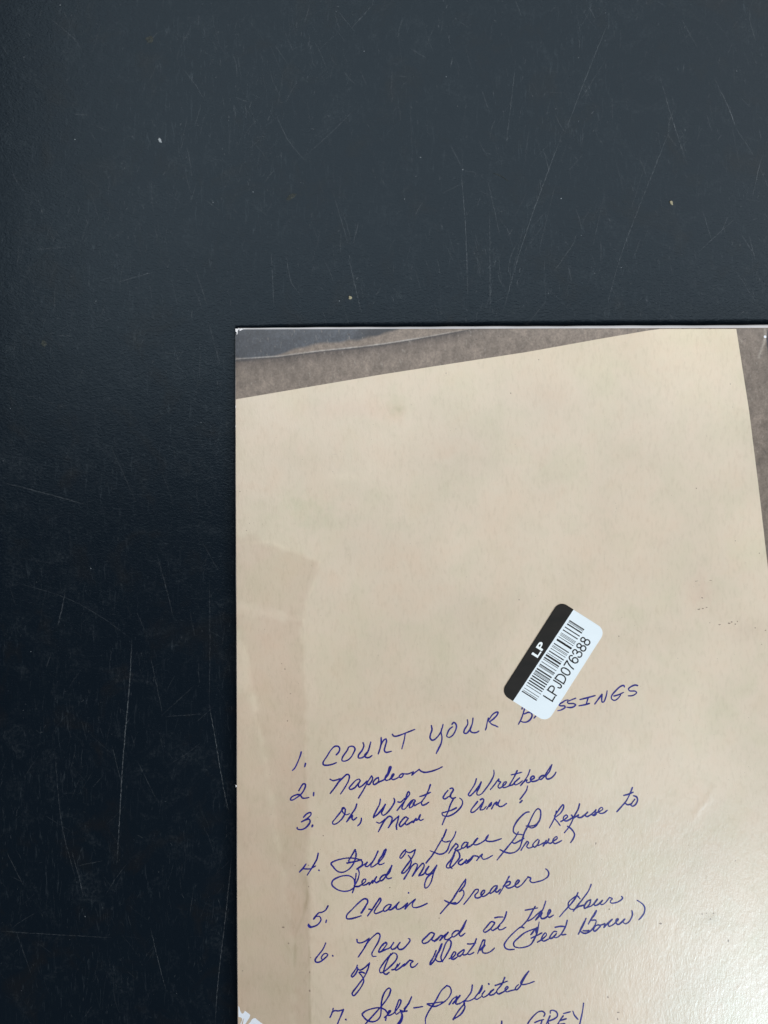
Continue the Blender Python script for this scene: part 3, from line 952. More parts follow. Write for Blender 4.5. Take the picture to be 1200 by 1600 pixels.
# ------------------------------------------------------------------ handwriting (traced at 8x: tile origin + value / 8)
T = {'A': (450, 1120), 'B': (450, 1210), 'C': (590, 1120), 'D': (590, 1210), 'E': (730, 1090), 'F': (860, 1050), 'G': (730, 1180), 'H': (870, 1220),
     'I': (460, 1310), 'J': (590, 1290), 'K': (730, 1260), 'L': (470, 1380), 'M': (610, 1350), 'N': (750, 1350), 'O': (870, 1380), 'P': (540, 1440),
     'Q': (680, 1430), 'R': (820, 1430), 'S': (480, 1460), 'T': (500, 1500), 'U': (640, 1500), 'V': (780, 1500)}
WORDS = [
    ("track_number", "1", "A 165,440 155,480 120,570 85,640 55,672;A 219,582 215,600 208,625"),
    ("handwritten_word", "COUNT", "A 605,475 635,440 647,400 630,372 590,368 545,405 490,490 438,575 445,600 500,605 560,592 605,573;"
     "A 755,385 740,420 680,510 676,548 720,553 780,515 820,450 838,405 825,378 790,368 758,380;"
     "A 938,325 948,355 932,410 880,485 880,512 915,515 960,490 1000,440 1035,315;A 1025,350 1000,430 960,480 970,505 1010,510 1050,485;"
     "C 45,260 45,330 30,400 8,465;C 12,450 50,340 80,290 105,275;C 105,275 112,300 95,370 85,420 100,442 140,440 175,430;"
     "C 185,220 200,240 235,243 300,222 370,195 465,158;C 345,215 335,280 320,340 303,402"),
    ("handwritten_word", "YOUR", "C 672,110 680,160 660,225 658,270 685,293 725,275 785,200 805,150 818,95;C 800,150 795,200 805,260 795,330 765,395 733,458;"
     "C 930,95 950,72 972,82 986,120 970,180 935,235 895,258 866,245 872,210 900,155 938,125;"
     "C 1122,38 1127,90 1085,165 1080,200 1110,208 1160,150 1185,80 1195,15;E 72,258 65,320 38,395 50,430 90,440 125,432 145,418;"
     "E 265,255 250,310 240,370 228,405;E 262,290 320,210 365,182 385,182 375,215 330,265 275,305;E 275,300 310,335 350,350 385,368"),
    ("handwritten_word", "B", "E 690,125 684,145;E 715,145 700,200 675,270 640,335;E 715,205 765,185 798,192 812,222 792,270 750,303 705,308 672,298;E 858,230 835,258;E 1068,183 1048,197"),
    ("handwritten_word", "SSINGS", "F 220,350 190,355 150,380 108,408 125,422 178,425 185,440 140,472 90,485;F 315,328 260,350 212,375 225,392 290,395 316,410 290,435 250,445 205,440;"
     "F 370,345 450,325 560,295;F 472,320 458,370 450,398;F 358,423 430,410 490,393;F 555,400 600,340 645,280;F 645,280 642,330 648,378 668,372 695,310 710,235;"
     "F 925,185 918,168 880,178 820,230 765,300 765,335 800,355 845,330 880,285;F 795,300 850,285 915,255;F 1090,170 1060,163 1000,188 976,212 990,235 1060,240 1078,258 1050,285 1010,298 975,298"),
    ("track_number", "2", "B 135,205 160,160 190,120 215,122 218,150 200,195 165,245 110,290 60,320 30,318 40,290 90,260 140,252 165,275 180,295 210,298 262,290;B 322,228 320,250 318,268"),
    ("handwritten_word", "Napoleon", "B 525,60 560,78 600,72 655,52;B 655,60 600,145 527,240;B 595,150 640,90 690,40 740,0 766,15 760,70 720,150 658,245;"
     "B 905,80 890,60 855,70 800,125 765,170 780,188 830,170 880,110 905,78;B 903,80 880,130 890,160 930,140 990,80;"
     "B 1045,18 1000,90 940,200 880,298;B 1045,18 1058,45 1040,95 1010,128 980,112;B 1130,40 1100,55 1065,100 1075,128 1105,118 1135,75 1130,40;B 1090,125 1130,100 1200,70;"
     "C 60,800 110,755 150,690 168,625 155,625 130,700 95,765 105,795 150,785;C 150,785 190,745 205,715 190,720 170,765 190,785 240,770 275,745;"
     "C 315,710 290,720 270,748 285,762 310,745 325,715;C 325,712 380,714 445,688;C 445,688 428,730;C 428,730 470,695 520,658;C 520,658 545,682 590,695 660,685 750,655 810,625"),
    ("track_number", "3", "B 195,535 240,490 285,478 288,500 250,545 168,595;B 180,588 225,568 265,562 277,590 245,645 190,685 140,690 112,675 118,662;B 308,636 300,656"),
    ("handwritten_word", "Oh", "B 690,425 650,480 590,555 557,600 565,622 600,618 670,560 712,485 712,430 692,415 675,435 690,480 730,505 770,490;B 860,370 845,420 800,490 730,595;"
     "B 735,590 790,530 808,512 800,550 815,570 860,540;B 918,548 915,580 900,615 870,645"),
    ("handwritten_word", "What", "D 35,310 25,370 -15,450 -55,535;D -52,540 0,500 60,430 97,375;D 97,375 75,430 50,490 70,512 110,490 170,420 210,350 212,315 203,300;"
     "D 255,345 290,347 340,300;D 245,450 300,380 370,290 402,240 388,213 368,250 345,320 312,390 305,430 335,435 370,400;"
     "D 472,335 462,318 430,325 390,370 370,400;D 440,330 400,390 400,418 430,405 460,365;D 468,335 445,375 460,390 500,370 560,340;D 660,130 635,200 590,290 548,350 560,385 600,375 640,348;D 528,278 590,258 662,225"),
    ("handwritten_word", "a", "D 880,200 840,250 820,295 840,308 885,280;D 905,180 935,172 947,195 915,250 915,285 940,302 975,290;D 900,278 918,240"),
    ("handwritten_word", "Wretched", "G 115,295 95,360 40,450 15,495 30,510 70,480 130,410 175,335;G 175,335 150,410 120,470 130,498 170,490 240,410 300,320 335,240 333,188;"
     "G 290,430 340,370 395,295;G 395,300 392,325 420,335 405,355 385,390 400,412 435,400;G 435,395 475,365 492,335 470,335 445,375 450,405 490,400 530,378;"
     "G 625,195 600,250 555,330 520,388;G 525,385 565,372 595,350;G 553,245 620,230 683,213;G 655,285 620,315 588,350 600,370 645,355 690,320;G 785,182 760,250 715,320 668,380;"
     "G 680,360 730,318 752,308 742,335 762,345 800,325;G 790,310 838,285 832,262 805,270 790,305 810,328 850,325 905,300;G 958,252 930,260 900,292 918,305 960,270 1010,190 1060,118;"
     "G 1060,118 1030,200 985,268 1000,298 1050,285 1095,240 1110,212"),
    ("handwritten_word", "Man", "D -12,598 20,610 60,590 98,558;D 95,565 50,640 8,720;D 48,640 100,560 150,523 180,542 170,600 135,665;D 135,665 190,590 265,520;D 265,520 250,590 235,640 240,690;"
     "D 385,552 350,533 305,575 272,630 285,652 330,620 378,560;D 378,560 345,610 360,630 410,605 450,580;D 445,602 482,550;D 482,550 480,575 510,558 535,505;D 535,505 515,550 535,575 575,560"),
    ("handwritten_word", "I", "D 950,300 910,380 880,470 840,550 808,630;D 985,418 920,450 850,470 806,485 815,512 870,525 940,500 1010,445 1055,385 1063,345 1050,315 1026,298"),
    ("handwritten_word", "am", "G 130,580 90,630 48,690 50,715 85,708 140,660 205,580;G 165,558 190,545 207,560 180,640 163,682 200,680 240,640;G 245,675 280,620 305,592;G 305,592 300,620 280,645;"
     "G 305,672 340,610 370,585;G 370,588 363,620 375,625 408,560;G 408,560 385,610 400,640 440,638 492,603"),
    ("handwritten_word", "exclamation_mark", "G 755,385 740,440 700,500 660,552;G 685,568 658,595"),
    ("handwritten_word", "opening_bracket", "K 775,70 740,75 680,120 620,190 580,270 580,320 610,345 650,350 695,355"),
    ("handwritten_word", "I", "K 700,385 715,330 740,280 770,220 810,130 850,60 885,30 912,45 920,100 908,165 885,205 840,238 790,247 735,245;K 892,195 860,245 810,270 768,260;K 755,255 750,262"),
    ("handwritten_word", "Refuse", "K 1115,60 1100,120 1080,170 1028,270;H -30,440 0,400 45,335 80,298 87,325 50,400 10,435 -28,465;H -28,470 10,515 42,560;"
     "H 50,510 110,475 137,445 118,428 85,455 85,490 120,502 200,460;H 285,290 265,360 225,430 180,530 140,595 95,650;H 185,430 205,455 245,445 275,425;"
     "H 200,475 250,440 272,425;H 272,425 265,455 300,460 345,430 385,393;H 385,393 355,430 375,447 430,420 490,362;H 490,362 478,390 492,415 465,435 430,420;H 460,425 500,400;"
     "H 490,400 545,378 577,350 560,333 530,355 520,390 545,408 590,400 630,370"),
    ("handwritten_word", "to", "H 945,85 920,150 870,250 820,310 750,388;H 838,183 890,170 955,143;H 860,285 885,300 940,288;H 975,232 945,270 925,303 950,318 990,290 1010,235 995,200 960,188"),
    ("track_number", "4", "I 145,320 110,370 62,422;I 100,380 150,382 200,380 265,345;I 298,185 280,260 230,350 160,460;I 306,398 311,402"),
    ("handwritten_word", "Full", "I 760,140 772,200 750,290 720,345 670,395 600,425 540,412 480,350 458,315 500,285 580,260 680,245 770,253 830,270;I 760,142 720,210 680,290 750,292 840,265;I 658,310 750,292;"
     "I 830,268 850,300 845,335 780,385;I 780,385 840,350 910,298;I 910,298 885,345 910,352 960,310 1015,225 1045,160;I 1045,160 1010,240 960,330 955,358 985,352 1060,295;"
     "I 1060,295 1110,235 1148,135 1130,145 1100,210 1052,285 1058,325 1090,325 1125,308"),
    ("handwritten_word", "of", "J 350,303 310,340 278,400 290,410 330,370 352,330 350,303;J 350,322 400,338 475,300;J 475,300 450,370 400,450 340,530 302,595 325,595 390,530 422,455 408,405 385,375"),
    ("handwritten_word", "Grace", "J 860,50 830,130 770,230 700,350 605,470;J 803,160 818,195 860,205 905,190;J 978,75 960,130 905,220 870,310 820,350 770,357 710,335 655,315;J 890,345 930,285 980,222;"
     "J 975,225 1000,240 1005,262 965,300;J 980,310 1030,300 1060,275;J 1120,210 1090,210 1050,265 1060,285 1100,262 1132,215;J 1125,235 1112,262 1150,262 1195,230;"
     "K 0,520 40,500 90,455 130,400;K 130,400 95,435 80,470 100,482 150,468 200,440;K 200,440 245,400 265,358;K 265,358 238,395 235,425 265,438 330,435 430,403"),
    ("handwritten_word", "Send", "I 745,620 680,655 600,660 520,630 470,580 478,530 540,490 620,467 690,470 740,505 755,560 745,620 725,680;I 800,392 810,430 798,500 760,580;I 772,440 765,500 752,560;"
     "I 765,602 800,602 855,570;I 850,572 888,540 892,512 868,512 845,550 855,585 895,578 935,552;I 935,580 978,528;I 978,528 975,560 1000,520 1027,480;I 1027,480 1005,530 1020,553 1070,530;"
     "I 1145,452 1110,462 1070,508 1080,532 1120,505 1160,440 1200,368;J 178,500 150,580 108,640 130,665 175,653"),
    ("handwritten_word", "My", "J 330,670 380,590 425,510;J 405,530 470,475 497,488 485,540 435,632;J 435,632 510,530 568,472 583,500 558,560 515,625;J 515,628 570,610 610,560 640,510;"
     "J 640,510 600,568 610,608 650,605 700,550 740,495;J 740,495 700,590 670,700 630,765 598,782 588,745 620,650 690,590"),
    ("handwritten_word", "Own", "J 975,310 930,410 860,505 868,528 920,520 990,450 1027,390 1015,335 985,308;J 960,370 925,450 905,510 932,537;J 1060,420 1020,450 1010,475 1040,490 1085,460 1112,428;"
     "J 1112,428 1095,460 1110,472 1150,445 1195,385;K 0,690 45,655 75,622 120,622 150,638;K 118,678 155,630 188,598;K 188,598 180,630 200,660 240,655 320,612"),
    ("handwritten_word", "Grave", "K 640,320 600,390 520,490 455,570 372,672;K 565,450 590,463 640,440 712,400;K 700,375 680,450 655,520 600,570 540,585 480,575 412,542;K 672,550 710,490 748,438;"
     "K 748,438 768,450 745,500 760,520 800,515 830,495;K 885,412 850,440 820,488 840,510 880,480 902,425;K 898,440 880,490 920,475 965,450;K 950,495 987,428;K 987,428 980,465 1000,455 1022,408;"
     "K 1022,408 1010,450 1040,462 1075,440;K 1070,440 1125,400 1120,378 1085,400 1070,440 1095,465 1140,450 1180,428"),
    ("handwritten_word", "closing_bracket", "H 135,570 170,592 210,640 222,680 205,725 172,775"),
    ("track_number", "5", "L 340,285 312,335 270,362 225,370;L 225,370 190,410 160,450;L 190,415 235,418 252,455 215,515 160,542 112,550 92,530 98,510;L 105,525 130,545 170,535;L 320,462 313,493"),
    ("handwritten_word", "Chain", "L 750,375 800,300 837,235 825,200 790,197 730,240 640,330 573,405 575,440 610,447 680,432 755,408;L 760,372 800,310 825,255;L 850,325 885,330;L 835,410 900,320 960,230 992,188 1002,205 985,250 940,315 918,365 935,380 980,368 1020,348;"
     "L 1130,268 1090,270 1035,325 1040,352 1080,338 1132,275;L 1125,290 1098,330 1130,330 1195,285;M 0,578 50,535 110,476;M 110,476 80,520 75,558 100,567 150,545 215,488;M 215,488 183,562;"
     "M 183,562 240,500 312,441;M 312,441 275,500 280,538 320,546 400,522 460,493;M 228,360 226,366"),
    ("handwritten_word", "Breaker", "M 943,190 900,250 830,360 770,455 700,535 625,622;M 943,190 930,260 865,345;M 865,345 905,328 920,370 880,450 820,500 760,492 700,470 677,455;M 690,462 760,488 820,482;"
     "M 918,505 980,430 1060,322;M 1060,322 1098,318 1095,350 1058,390 1065,420 1100,425 1145,400;N 15,398 55,355 60,330 35,335 12,380 30,405 65,398 120,355;"
     "N 215,272 180,278 130,338 125,370 160,352 205,300 218,278;N 215,300 190,340 215,352 255,315;N 365,155 330,220 280,310 237,378;N 290,280 345,225 378,222 370,255 315,280;N 320,278 350,302 400,290 470,245;"
     "N 470,245 492,210 478,200 445,240 440,278 465,292 515,265 600,165;N 600,162 635,178 625,208 650,232 720,222 800,195 850,155 860,115 845,80 822,62"),
    ("track_number", "6", "S 232,108 200,180 140,260 100,318 108,345 150,347 220,300 258,255 230,238 190,265 178,305 200,318;S 319,266 322,272"),
    ("handwritten_word", "Now", "P 142,225 150,260 190,267 250,243 297,208;P 290,222 240,320 157,445;P 235,320 320,210 405,145 430,170 410,250 350,355 328,405 340,434 382,434;"
     "P 512,268 478,275 425,345 415,382 440,378 490,320 518,275 500,258 465,300;P 430,382 500,350 550,330 602,262;P 602,262 568,320 580,347 620,335 680,262;P 680,262 652,310 665,345 710,345 770,290 805,240 803,220 785,213"),
    ("handwritten_word", "and", "P 1112,152 1070,138 1010,190 958,245 970,272 1020,262 1080,205 1112,155;P 1105,175 1078,228 1105,240 1150,210 1195,170;Q -10,330 30,305 75,255 105,262;"
     "Q 95,262 58,318;Q 58,318 110,260 162,215;Q 162,215 120,275 120,300 160,302 215,265;Q 290,193 250,200 210,248 220,272 260,255 330,170 390,65;Q 390,65 350,160 300,240 320,262 375,225"),
    ("handwritten_word", "at", "Q 742,92 705,82 640,150 603,200 620,214 680,182 735,115 745,95;Q 740,110 698,170 715,192 760,170 810,130;Q 892,-42 880,5 850,70 788,148 800,182 840,177 885,150;Q 745,33 790,24 850,24"),
    ("handwritten_word", "the", "N 690,530 650,600 600,690 560,740 500,800;N 600,715 660,680 720,625 785,575;N 565,578 640,565 720,550;N 822,465 790,560 740,640 695,700;N 700,700 755,640 778,608 760,655 770,682 805,680 850,650;"
     "N 850,640 882,592 875,570 852,600 845,645 865,668 920,640"),
    ("handwritten_word", "Hour", "O 265,118 230,190 150,290 90,355 35,420;O 145,285 145,245 200,190 255,160 290,195;O 140,285 170,322 220,330;O 430,15 400,90 330,190 260,280 205,352;"
     "O 215,330 270,295 340,275;O 425,208 385,225 348,280 345,315 372,305 412,260 425,212;O 370,308 440,280 507,202;O 507,202 468,262 480,280 520,265 572,213;O 572,213 545,255 560,268 600,250 660,178;"
     "O 660,178 695,195 668,225 680,247 730,245 790,220 824,185 808,165"),
    ("handwritten_word", "of", "T 467,65 450,110 392,200 402,213 432,190 467,130 470,95;T 470,108 500,127 560,95 618,40;T 618,40 600,110 560,200 480,310 402,425 420,447 470,400 530,310 547,260 535,220 490,160;T 490,158 520,152 560,165"),
    ("handwritten_word", "Our", "P 592,393 540,440 460,540 425,605 435,640 475,628 560,560 635,475 645,430 622,398 592,393;P 565,405 520,500 480,605 478,645 510,660 545,635;P 580,603 620,592 650,530;P 680,520 650,560 618,590 630,608 680,580 740,528;"
     "P 740,535 720,558 745,540 800,483;P 800,483 842,495 812,530 822,570 860,565 905,520"),
    ("handwritten_word", "Death", "P 1132,362 1100,440 1060,515 1058,540 1100,500 1140,430 1195,285;Q 85,358 60,430 8,520 10,560 50,582 90,570 150,480 195,385 197,330 175,310 140,340 100,440 72,535 92,583;"
     "Q 175,545 230,520 258,468 240,458 210,500 200,540 225,552 275,525;Q 355,432 315,460 278,500 300,515 345,480 368,432;Q 362,448 345,490 370,498 410,480;Q 515,295 490,360 440,430 400,482;Q 400,482 430,492 485,465;Q 405,360 450,360 510,348;"
     "Q 622,313 602,312 570,380 530,482;Q 622,315 612,365 562,440;Q 562,440 600,398;Q 622,375 588,430 600,470 650,474 700,450 742,412"),
    ("handwritten_word", "opening_bracket", "Q 1108,158 1075,148 980,220 890,320 863,372 880,412 920,430 990,427"),
    ("handwritten_word", "Feat", "Q 1240,170 1120,220 1040,285 983,345 988,388 1040,407 1110,402 1190,370 1235,305 1270,230 1300,85;R 75,245 115,190 155,152;R 153,155 138,205 155,252;R 130,170 85,240;R 80,288 150,255 215,222;"
     "R 160,338 230,292 272,245 258,222 225,258 208,308 235,325 295,300;R 400,208 370,203 328,250 310,290 340,288 388,240;R 395,230 370,278 400,280 450,245;R 530,65 510,140 460,228 440,250;R 380,152 440,140 500,142;R 462,225 462,245 515,240"),
    ("handwritten_word", "Bones", "O 365,440 330,530 268,640;O 395,510 440,430 495,345;O 495,345 470,400 425,460 490,465 475,530 415,603 350,628 310,612 290,590;O 330,595 370,597 405,592;O 345,475 285,605;"
     "O 520,520 485,535 458,580 472,600 515,570 545,530 515,518;O 525,525 565,520 602,503;O 602,503 590,553;O 590,553 640,500 692,453;O 692,453 645,510 652,540 695,525 760,470;"
     "O 760,470 770,448 750,450 742,500 770,517 810,490 852,448;O 852,448 830,480 850,507 890,495 930,440 946,390 940,345"),
    ("handwritten_word", "closing_bracket", "O 1005,215 1060,250 1098,300 1092,370 1060,420 1025,458"),
    ("track_number", "7", "T 165,605 158,645 125,720;T 150,655 180,635 230,637 293,620;T 293,620 265,690 235,760 205,840;T 322,744 327,750"),
    ("handwritten_word", "Self", "T 885,375 868,352 835,370 795,430 770,520 765,610 755,700 720,750 660,773 590,755 540,705 528,680 570,640 650,610 740,598 810,622 850,675;T 885,372 865,440 800,540 740,610 650,710 560,810;"
     "T 820,755 830,700;T 805,720 860,670 885,635 862,638 845,690 870,692 925,665;T 920,668 985,585 1012,505 992,498 965,560 938,645 955,677 1010,640;T 1145,460 1110,540 1040,650;"
     "T 1143,470 1095,560 1050,610;T 1000,625 1040,642 1092,638;T 1010,640 1030,700 1020,760 980,815;T 1028,660 1010,740 960,815;U 55,600 110,592 165,583"),
    ("handwritten_word", "Inflicted", "U 465,320 400,380 320,520 230,660 198,740 200,800;U 465,320 505,340 520,400 480,480 400,545 320,580 260,572 218,550 280,545 360,530 440,522;U 495,557 540,490 592,453;"
     "U 592,453 580,495 540,547;U 540,547 590,490 630,445;U 630,445 585,510 580,550 625,545 690,505;U 785,315 770,400 700,500 680,540 692,590 640,680 545,745;U 545,745 570,700 640,600 690,545;U 680,512 740,512 810,480;"
     "U 908,318 870,400 815,480 840,492 900,455;U 908,318 905,360 870,420;U 940,385 905,440 920,467 960,450 1050,370;U 1050,370 1010,400 1000,438 1040,435 1090,400;U 990,300 993,305;"
     "U 1190,220 1150,310 1088,395 1110,425 1165,405;U 1070,320 1130,300 1225,265;V 0,425 50,400 90,370 112,340 98,332 72,365 90,397 140,385 210,368;"
     "V 240,308 212,335 200,370 215,375 262,330 300,250 370,140;V 370,140 310,215 270,290 290,307 360,297 438,268"),
    ("handwritten_word", "tick", "V 33,762 30,815;V 31,790 29,830"),
    ("handwritten_word", "GREY", "V 558,705 572,672 548,645 500,645 430,700 360,795 350,850 380,885 450,880 520,830;V 445,783 500,760 558,745;V 535,760 515,830;"
     "V 635,700 590,800 565,870;V 640,665 637,640 670,628 720,655 728,700 690,735 600,770;V 610,775 640,860;V 805,670 850,658 890,648;V 800,700 770,740 735,800 720,850 790,850;V 770,755 840,735;V 735,810 820,797;"
     "V 922,642 940,690 985,742;V 1055,540 1040,650 1010,790 990,900"),
]
stroke_i = 0
ZI = TOP + ZP
for nm, txt, data in WORDS:
    V, F = [], []
    for st in data.split(';'):
        st = st.strip()
        ox, oy = T[st[0]]
        pts = [tuple(float(c) for c in q.split(',')) for q in st[1:].split()]
        pts = [(ox + x / 8, oy + y / 8) for x, y in pts]
        pts = [p for i, p in enumerate(pts) if i == 0 or p != pts[i - 1]]
        sp = spline(pts, .9)
        stroke_i += 1
        ph, ph2 = random.uniform(0, 6.28), random.uniform(0, 6.28)
        L = len(sp)
        hw0 = 1.18 + .05 * random.uniform(-1, 1)
        if L < 4:
            hw0 = 1.35

        def wf(t, L=L, ph=ph, ph2=ph2, hw0=hw0):
            s_ = t * L
            return hw0 * (1 + .13 * math.sin(s_ / 9 + ph) + .07 * math.sin(s_ / 3.1 + ph2)) * (1 - .22 * max(0, (t - .85) / .15) ** 2)

        xm, ym = sp[L // 2]

        def pl(x, y, z):
            return P(x, y, z + float(zdrop(np.array(x), np.array(y))))
        ribbon(sp, wf, pl, ZI + 1e-5 + (stroke_i % 8) * 5e-6, 4e-6, V, F)
    o = mesh(nm, V, F, MAT_INK, sleeve)
    if nm == 'track_number':
        o['label'] = "handwritten number " + txt + " in blue ink"
    elif txt not in ('tick',):
        o['label'] = "blue handwriting: " + txt.replace('_', ' ')

# ================================================================== STICKER
sticker = empty("barcode_sticker", "white and black barcode sticker with rounded corners stuck on the sleeve", "sticker")
ang = math.radians(57.5)
UX, UY = math.cos(ang), -math.sin(ang)      # long axis in picture pixels (y down)
VX, VY = math.sin(ang), math.cos(ang)       # short axis
OX, OY = 780, 940
k8 = 1200 / 170
ZS = TOP + 1.6e-4


def SP(u, v, z=0.0):          # sticker units (tile units of 1/7.06 px)
    x = OX + (u * UX + v * VX) / k8
    y = OY + (u * UY + v * VY) / k8
    return P(x, y, ZS + z + float(zdrop(np.array(x), np.array(y))))


u0, u1, v0, v1 = -843, 366, 556, 1163
Rr = 98


def rr_pts(u0, v0, u1, v1, r, corners=(1, 1, 1, 1)):
    out = []
    for (cu, cv, a0, on) in ((u0 + r, v0 + r, 180, corners[0]), (u1 - r, v0 + r, 270, corners[1]), (u1 - r, v1 - r, 0, corners[2]), (u0 + r, v1 - r, 90, corners[3])):
        if on:
            for k in range(10):
                th = math.radians(a0 + 10 * k)
                out.append((cu + r * math.cos(th), cv + r * math.sin(th)))
        else:
            out.append((cu + (r if cu > (u0 + u1) / 2 else -r), cv + (r if cv > (v0 + v1) / 2 else -r)))
    return out


def prism(name, pts, z0, z1, mat, parent, sp=SP):
    n = len(pts)
    verts = [sp(a, b, z1) for a, b in pts] + [sp(a, b, z0) for a, b in pts]
    faces = [tuple(range(n)), tuple(range(n, 2 * n))[::-1]]
    for i in range(n):
        j = (i + 1) % n
        faces.append((j, i, n + i, n + j))
    o = mesh(name, verts, faces, mat, parent)
    bm = bmesh.new()
    bm.from_mesh(o.data)
    bmesh.ops.recalc_face_normals(bm, faces=bm.faces)
    bm.to_mesh(o.data)
    bm.free()
    return o


prism("paper_label", rr_pts(u0, v0, u1, v1, Rr), -9e-5, 0.0, MAT_STICKER, sticker)
bv0, bv1 = 718, 739
band = [p for p in rr_pts(u0 - 1, v0 - 1, u1 + 1, v1, Rr) if p[1] < 700]
band = sorted([p for p in band], key=lambda p: math.atan2(p[1] - 640, p[0] + 240))
# ordered outline of the black band with its boundary slightly askew
left_arc = [(u0 - 1 + Rr + Rr * math.cos(math.radians(180 + 10 * k)), v0 - 1 + Rr + Rr * math.sin(math.radians(180 + 10 * k))) for k in range(10)]
right_arc = [(u1 + 1 - Rr + Rr * math.cos(math.radians(270 + 10 * k)), v0 - 1 + Rr + Rr * math.sin(math.radians(270 + 10 * k))) for k in range(10)]
band = left_arc + right_arc + [(u1 + 1, bv1), (u0 - 1, bv0)]
prism("black_band", band, -9.2e-5, 1.2e-5, MAT_BLACK, sticker)

# bars, read off at 17.14x from two enlargements
bars = [('E', 490, 1105, 27), ('E', 513, 1068, 9), ('E', 553, 1018, 11), ('E', 606, 940, 13), ('E', 640, 872, 27), ('E', 680, 815, 33), ('E', 720, 752, 33), ('E', 763, 690, 33),
        ('E', 800, 632, 22), ('E', 820, 603, 8), ('E', 838, 578, 8), ('E', 852, 552, 24), ('E', 890, 498, 36), ('E', 938, 430, 9), ('E', 953, 410, 8), ('E', 971, 382, 27), ('E', 1017, 315, 14),
        ('E', 1062, 245, 12), ('E', 1087, 200, 36), ('E', 1133, 132, 48), ('E', 1165, 78, 11),
        ('F', 135, 975, 26), ('F', 178, 903, 13), ('F', 213, 853, 10), ('F', 233, 825, 10), ('F', 268, 775, 26), ('F', 345, 670, 52), ('F', 392, 593, 13), ('F', 425, 545, 10), ('F', 443, 515, 9), ('F', 460, 487, 9),
        ('F', 507, 411, 25), ('F', 560, 335, 25), ('F', 622, 252, 33), ('F', 650, 203, 9), ('F', 665, 180, 6), ('F', 681, 160, 24)]
q = 1200 / 70
pu = (0.542, -0.840)
for tl, bx, by, th in bars:
    ox, oy = ((810, 1030) if tl == 'E' else (850, 960))
    px, py = ox + bx / q, oy + by / q
    U_ = ((px - OX) * UX + (py - OY) * UY) * k8
    Vv = ((px - OX) * VX + (py - OY) * VY) * k8
    if tl == 'E':
        ve, vs_ = Vv, Vv - 193
    else:
        vs_, ve = Vv, Vv + 193
    h = (th * .97 + 5.0) / q * k8 / 2
    sl = 0.0
    o = prism("barcode_bar", [(U_ - h, vs_), (U_ + h, vs_), (U_ + h, ve), (U_ - h, ve)], 2e-6, 1.1e-5, MAT_BLACK, sticker)


def text_mesh(name, txt, ulo, uhi, vbase, vtop, mat, bold=0.0, skew=0.0, space=1.0):
    cu = bpy.data.curves.new(name, 'FONT')
    cu.body = txt
    cu.size = 1
    cu.space_character = space
    cu.offset = bold
    cu.resolution_u = 4
    to = bpy.data.objects.new(name + "_curve", cu)
    C.objects.link(to)
    dg = bpy.context.evaluated_depsgraph_get()
    me = bpy.data.meshes.new_from_object(to.evaluated_get(dg))
    bpy.data.objects.remove(to)
    n = len(me.vertices)
    co = np.empty(n * 3)
    me.vertices.foreach_get('co', co)
    co = co.reshape(-1, 3)
    x0_, x1_ = co[:, 0].min(), co[:, 0].max()
    y0_, y1_ = co[:, 1].min(), co[:, 1].max()
    new = []
    for x, y, z in co:
        u = ulo + (x - x0_) / (x1_ - x0_) * (uhi - ulo)
        v_ = vbase + (y - y0_) / (y1_ - y0_) * (vtop - vbase) + skew * (u - ulo)
        new.append(SP(u, v_, 1.2e-5))
    me.vertices.foreach_set('co', np.array(new).ravel())
    me.materials.clear()
    me.materials.append(mat)
    me.name = name
    me.update()
    o = bpy.data.objects.new(name, me)
    C.objects.link(o)
    o.parent = sticker
    return o


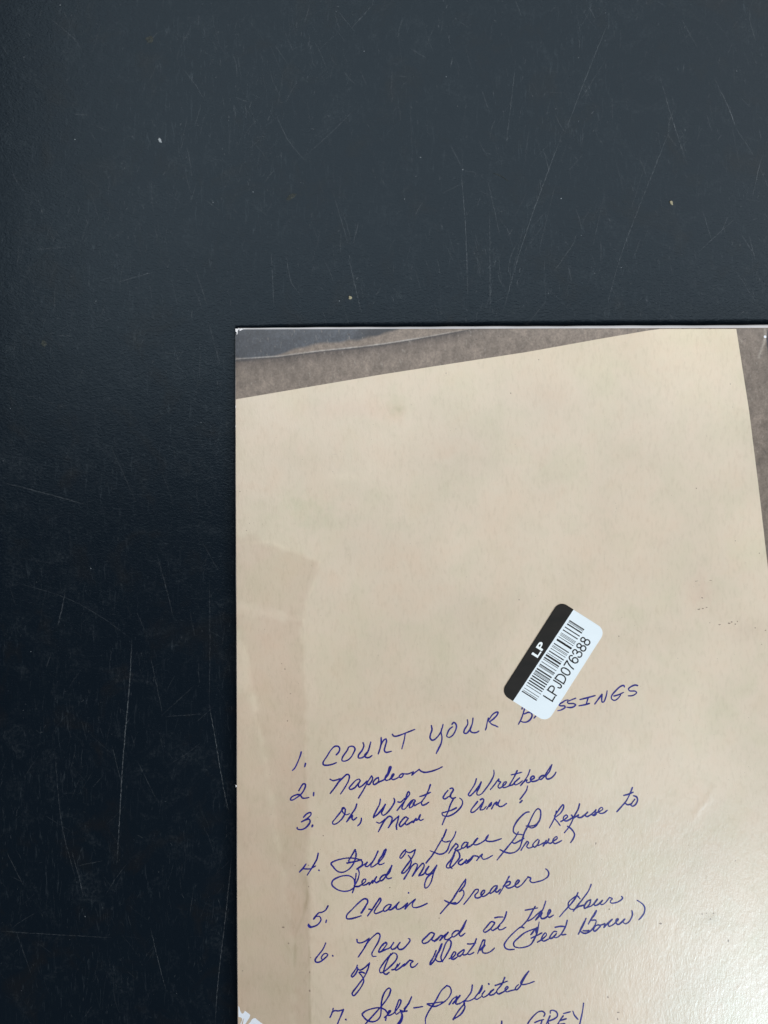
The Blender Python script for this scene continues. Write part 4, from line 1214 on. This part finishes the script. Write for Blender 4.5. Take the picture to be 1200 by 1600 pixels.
GL = {  # single-line glyphs: (advance, strokes) on a unit-high box, y up
    'L': (.60, ["0.06,1 0.06,0", "0.06,0.045 0.52,0.045"]),
    'P': (.70, ["0.06,1 0.06,0", "0.06,0.95 0.36,0.95 0.52,0.88 0.58,0.72 0.52,0.55 0.36,0.48 0.06,0.48"]),
    'J': (.49, ["0.35,1 0.35,0.3 0.31,0.12 0.19,0.04 0.07,0.10 0.02,0.28"]),
    'D': (.76, ["0.06,1 0.06,0", "0.06,0.95 0.30,0.95 0.50,0.88 0.62,0.70 0.64,0.5 0.62,0.30 0.50,0.12 0.30,0.045 0.06,0.045"]),
    '0': (.62, ["0.29,0.96 0.13,0.86 0.06,0.5 0.13,0.14 0.29,0.04 0.45,0.14 0.52,0.5 0.45,0.86 0.29,0.96"]),
    '7': (.62, ["0.05,0.94 0.53,0.94", "0.53,0.94 0.36,0.66 0.25,0.35 0.20,0"]),
    '6': (.62, ["0.50,0.78 0.42,0.92 0.28,0.95 0.14,0.84 0.06,0.5 0.10,0.18 0.28,0.04 0.44,0.10 0.52,0.30 0.46,0.50 0.30,0.58 0.14,0.50 0.08,0.36"]),
    '3': (.62, ["0.06,0.76 0.14,0.92 0.28,0.96 0.42,0.90 0.46,0.75 0.40,0.60 0.24,0.54", "0.24,0.54 0.42,0.50 0.52,0.32 0.46,0.12 0.28,0.04 0.12,0.10 0.05,0.26"]),
    '8': (.62, ["0.29,0.96 0.14,0.89 0.11,0.75 0.17,0.60 0.29,0.54 0.42,0.60 0.47,0.75 0.43,0.89 0.29,0.96", "0.29,0.54 0.12,0.46 0.06,0.28 0.13,0.10 0.29,0.04 0.45,0.10 0.52,0.28 0.46,0.46 0.29,0.54"]),
}
code = "LPJD076388"
tot = sum(GL[c][0] for c in code) - .08
pen = 0.0
for ci, ch in enumerate(code):
    V, F = [], []
    for si, st in enumerate(GL[ch][1]):
        pts = [tuple(float(c) for c in q_.split(',')) for q_ in st.split()]
        uv = [(-620 + (pen + a_) / tot * 794, 1088 + .008 * 794 * (pen / tot) - b_ * 118) for a_, b_ in pts]
        ribbon(spline(uv, 9), lambda t: 7.4, SP, 6e-6 + si * 5e-6, 3e-6, V, F)
    o = mesh("printed_character", V, F, MAT_BLACK, sticker)
    o['label'] = "printed character " + ch
    pen += GL[ch][0]
msl = M("sticker_white_letter")
msl.color((0.80, 0.86, 0.88))
msl.rough(.5)
ol = text_mesh("printed_letters", "LP", -298, -125, 692, 610, msl.m, .028, 0.01, 1.06)
ol['label'] = "bold white letters LP on the black band"
ol.location.z += 8e-6
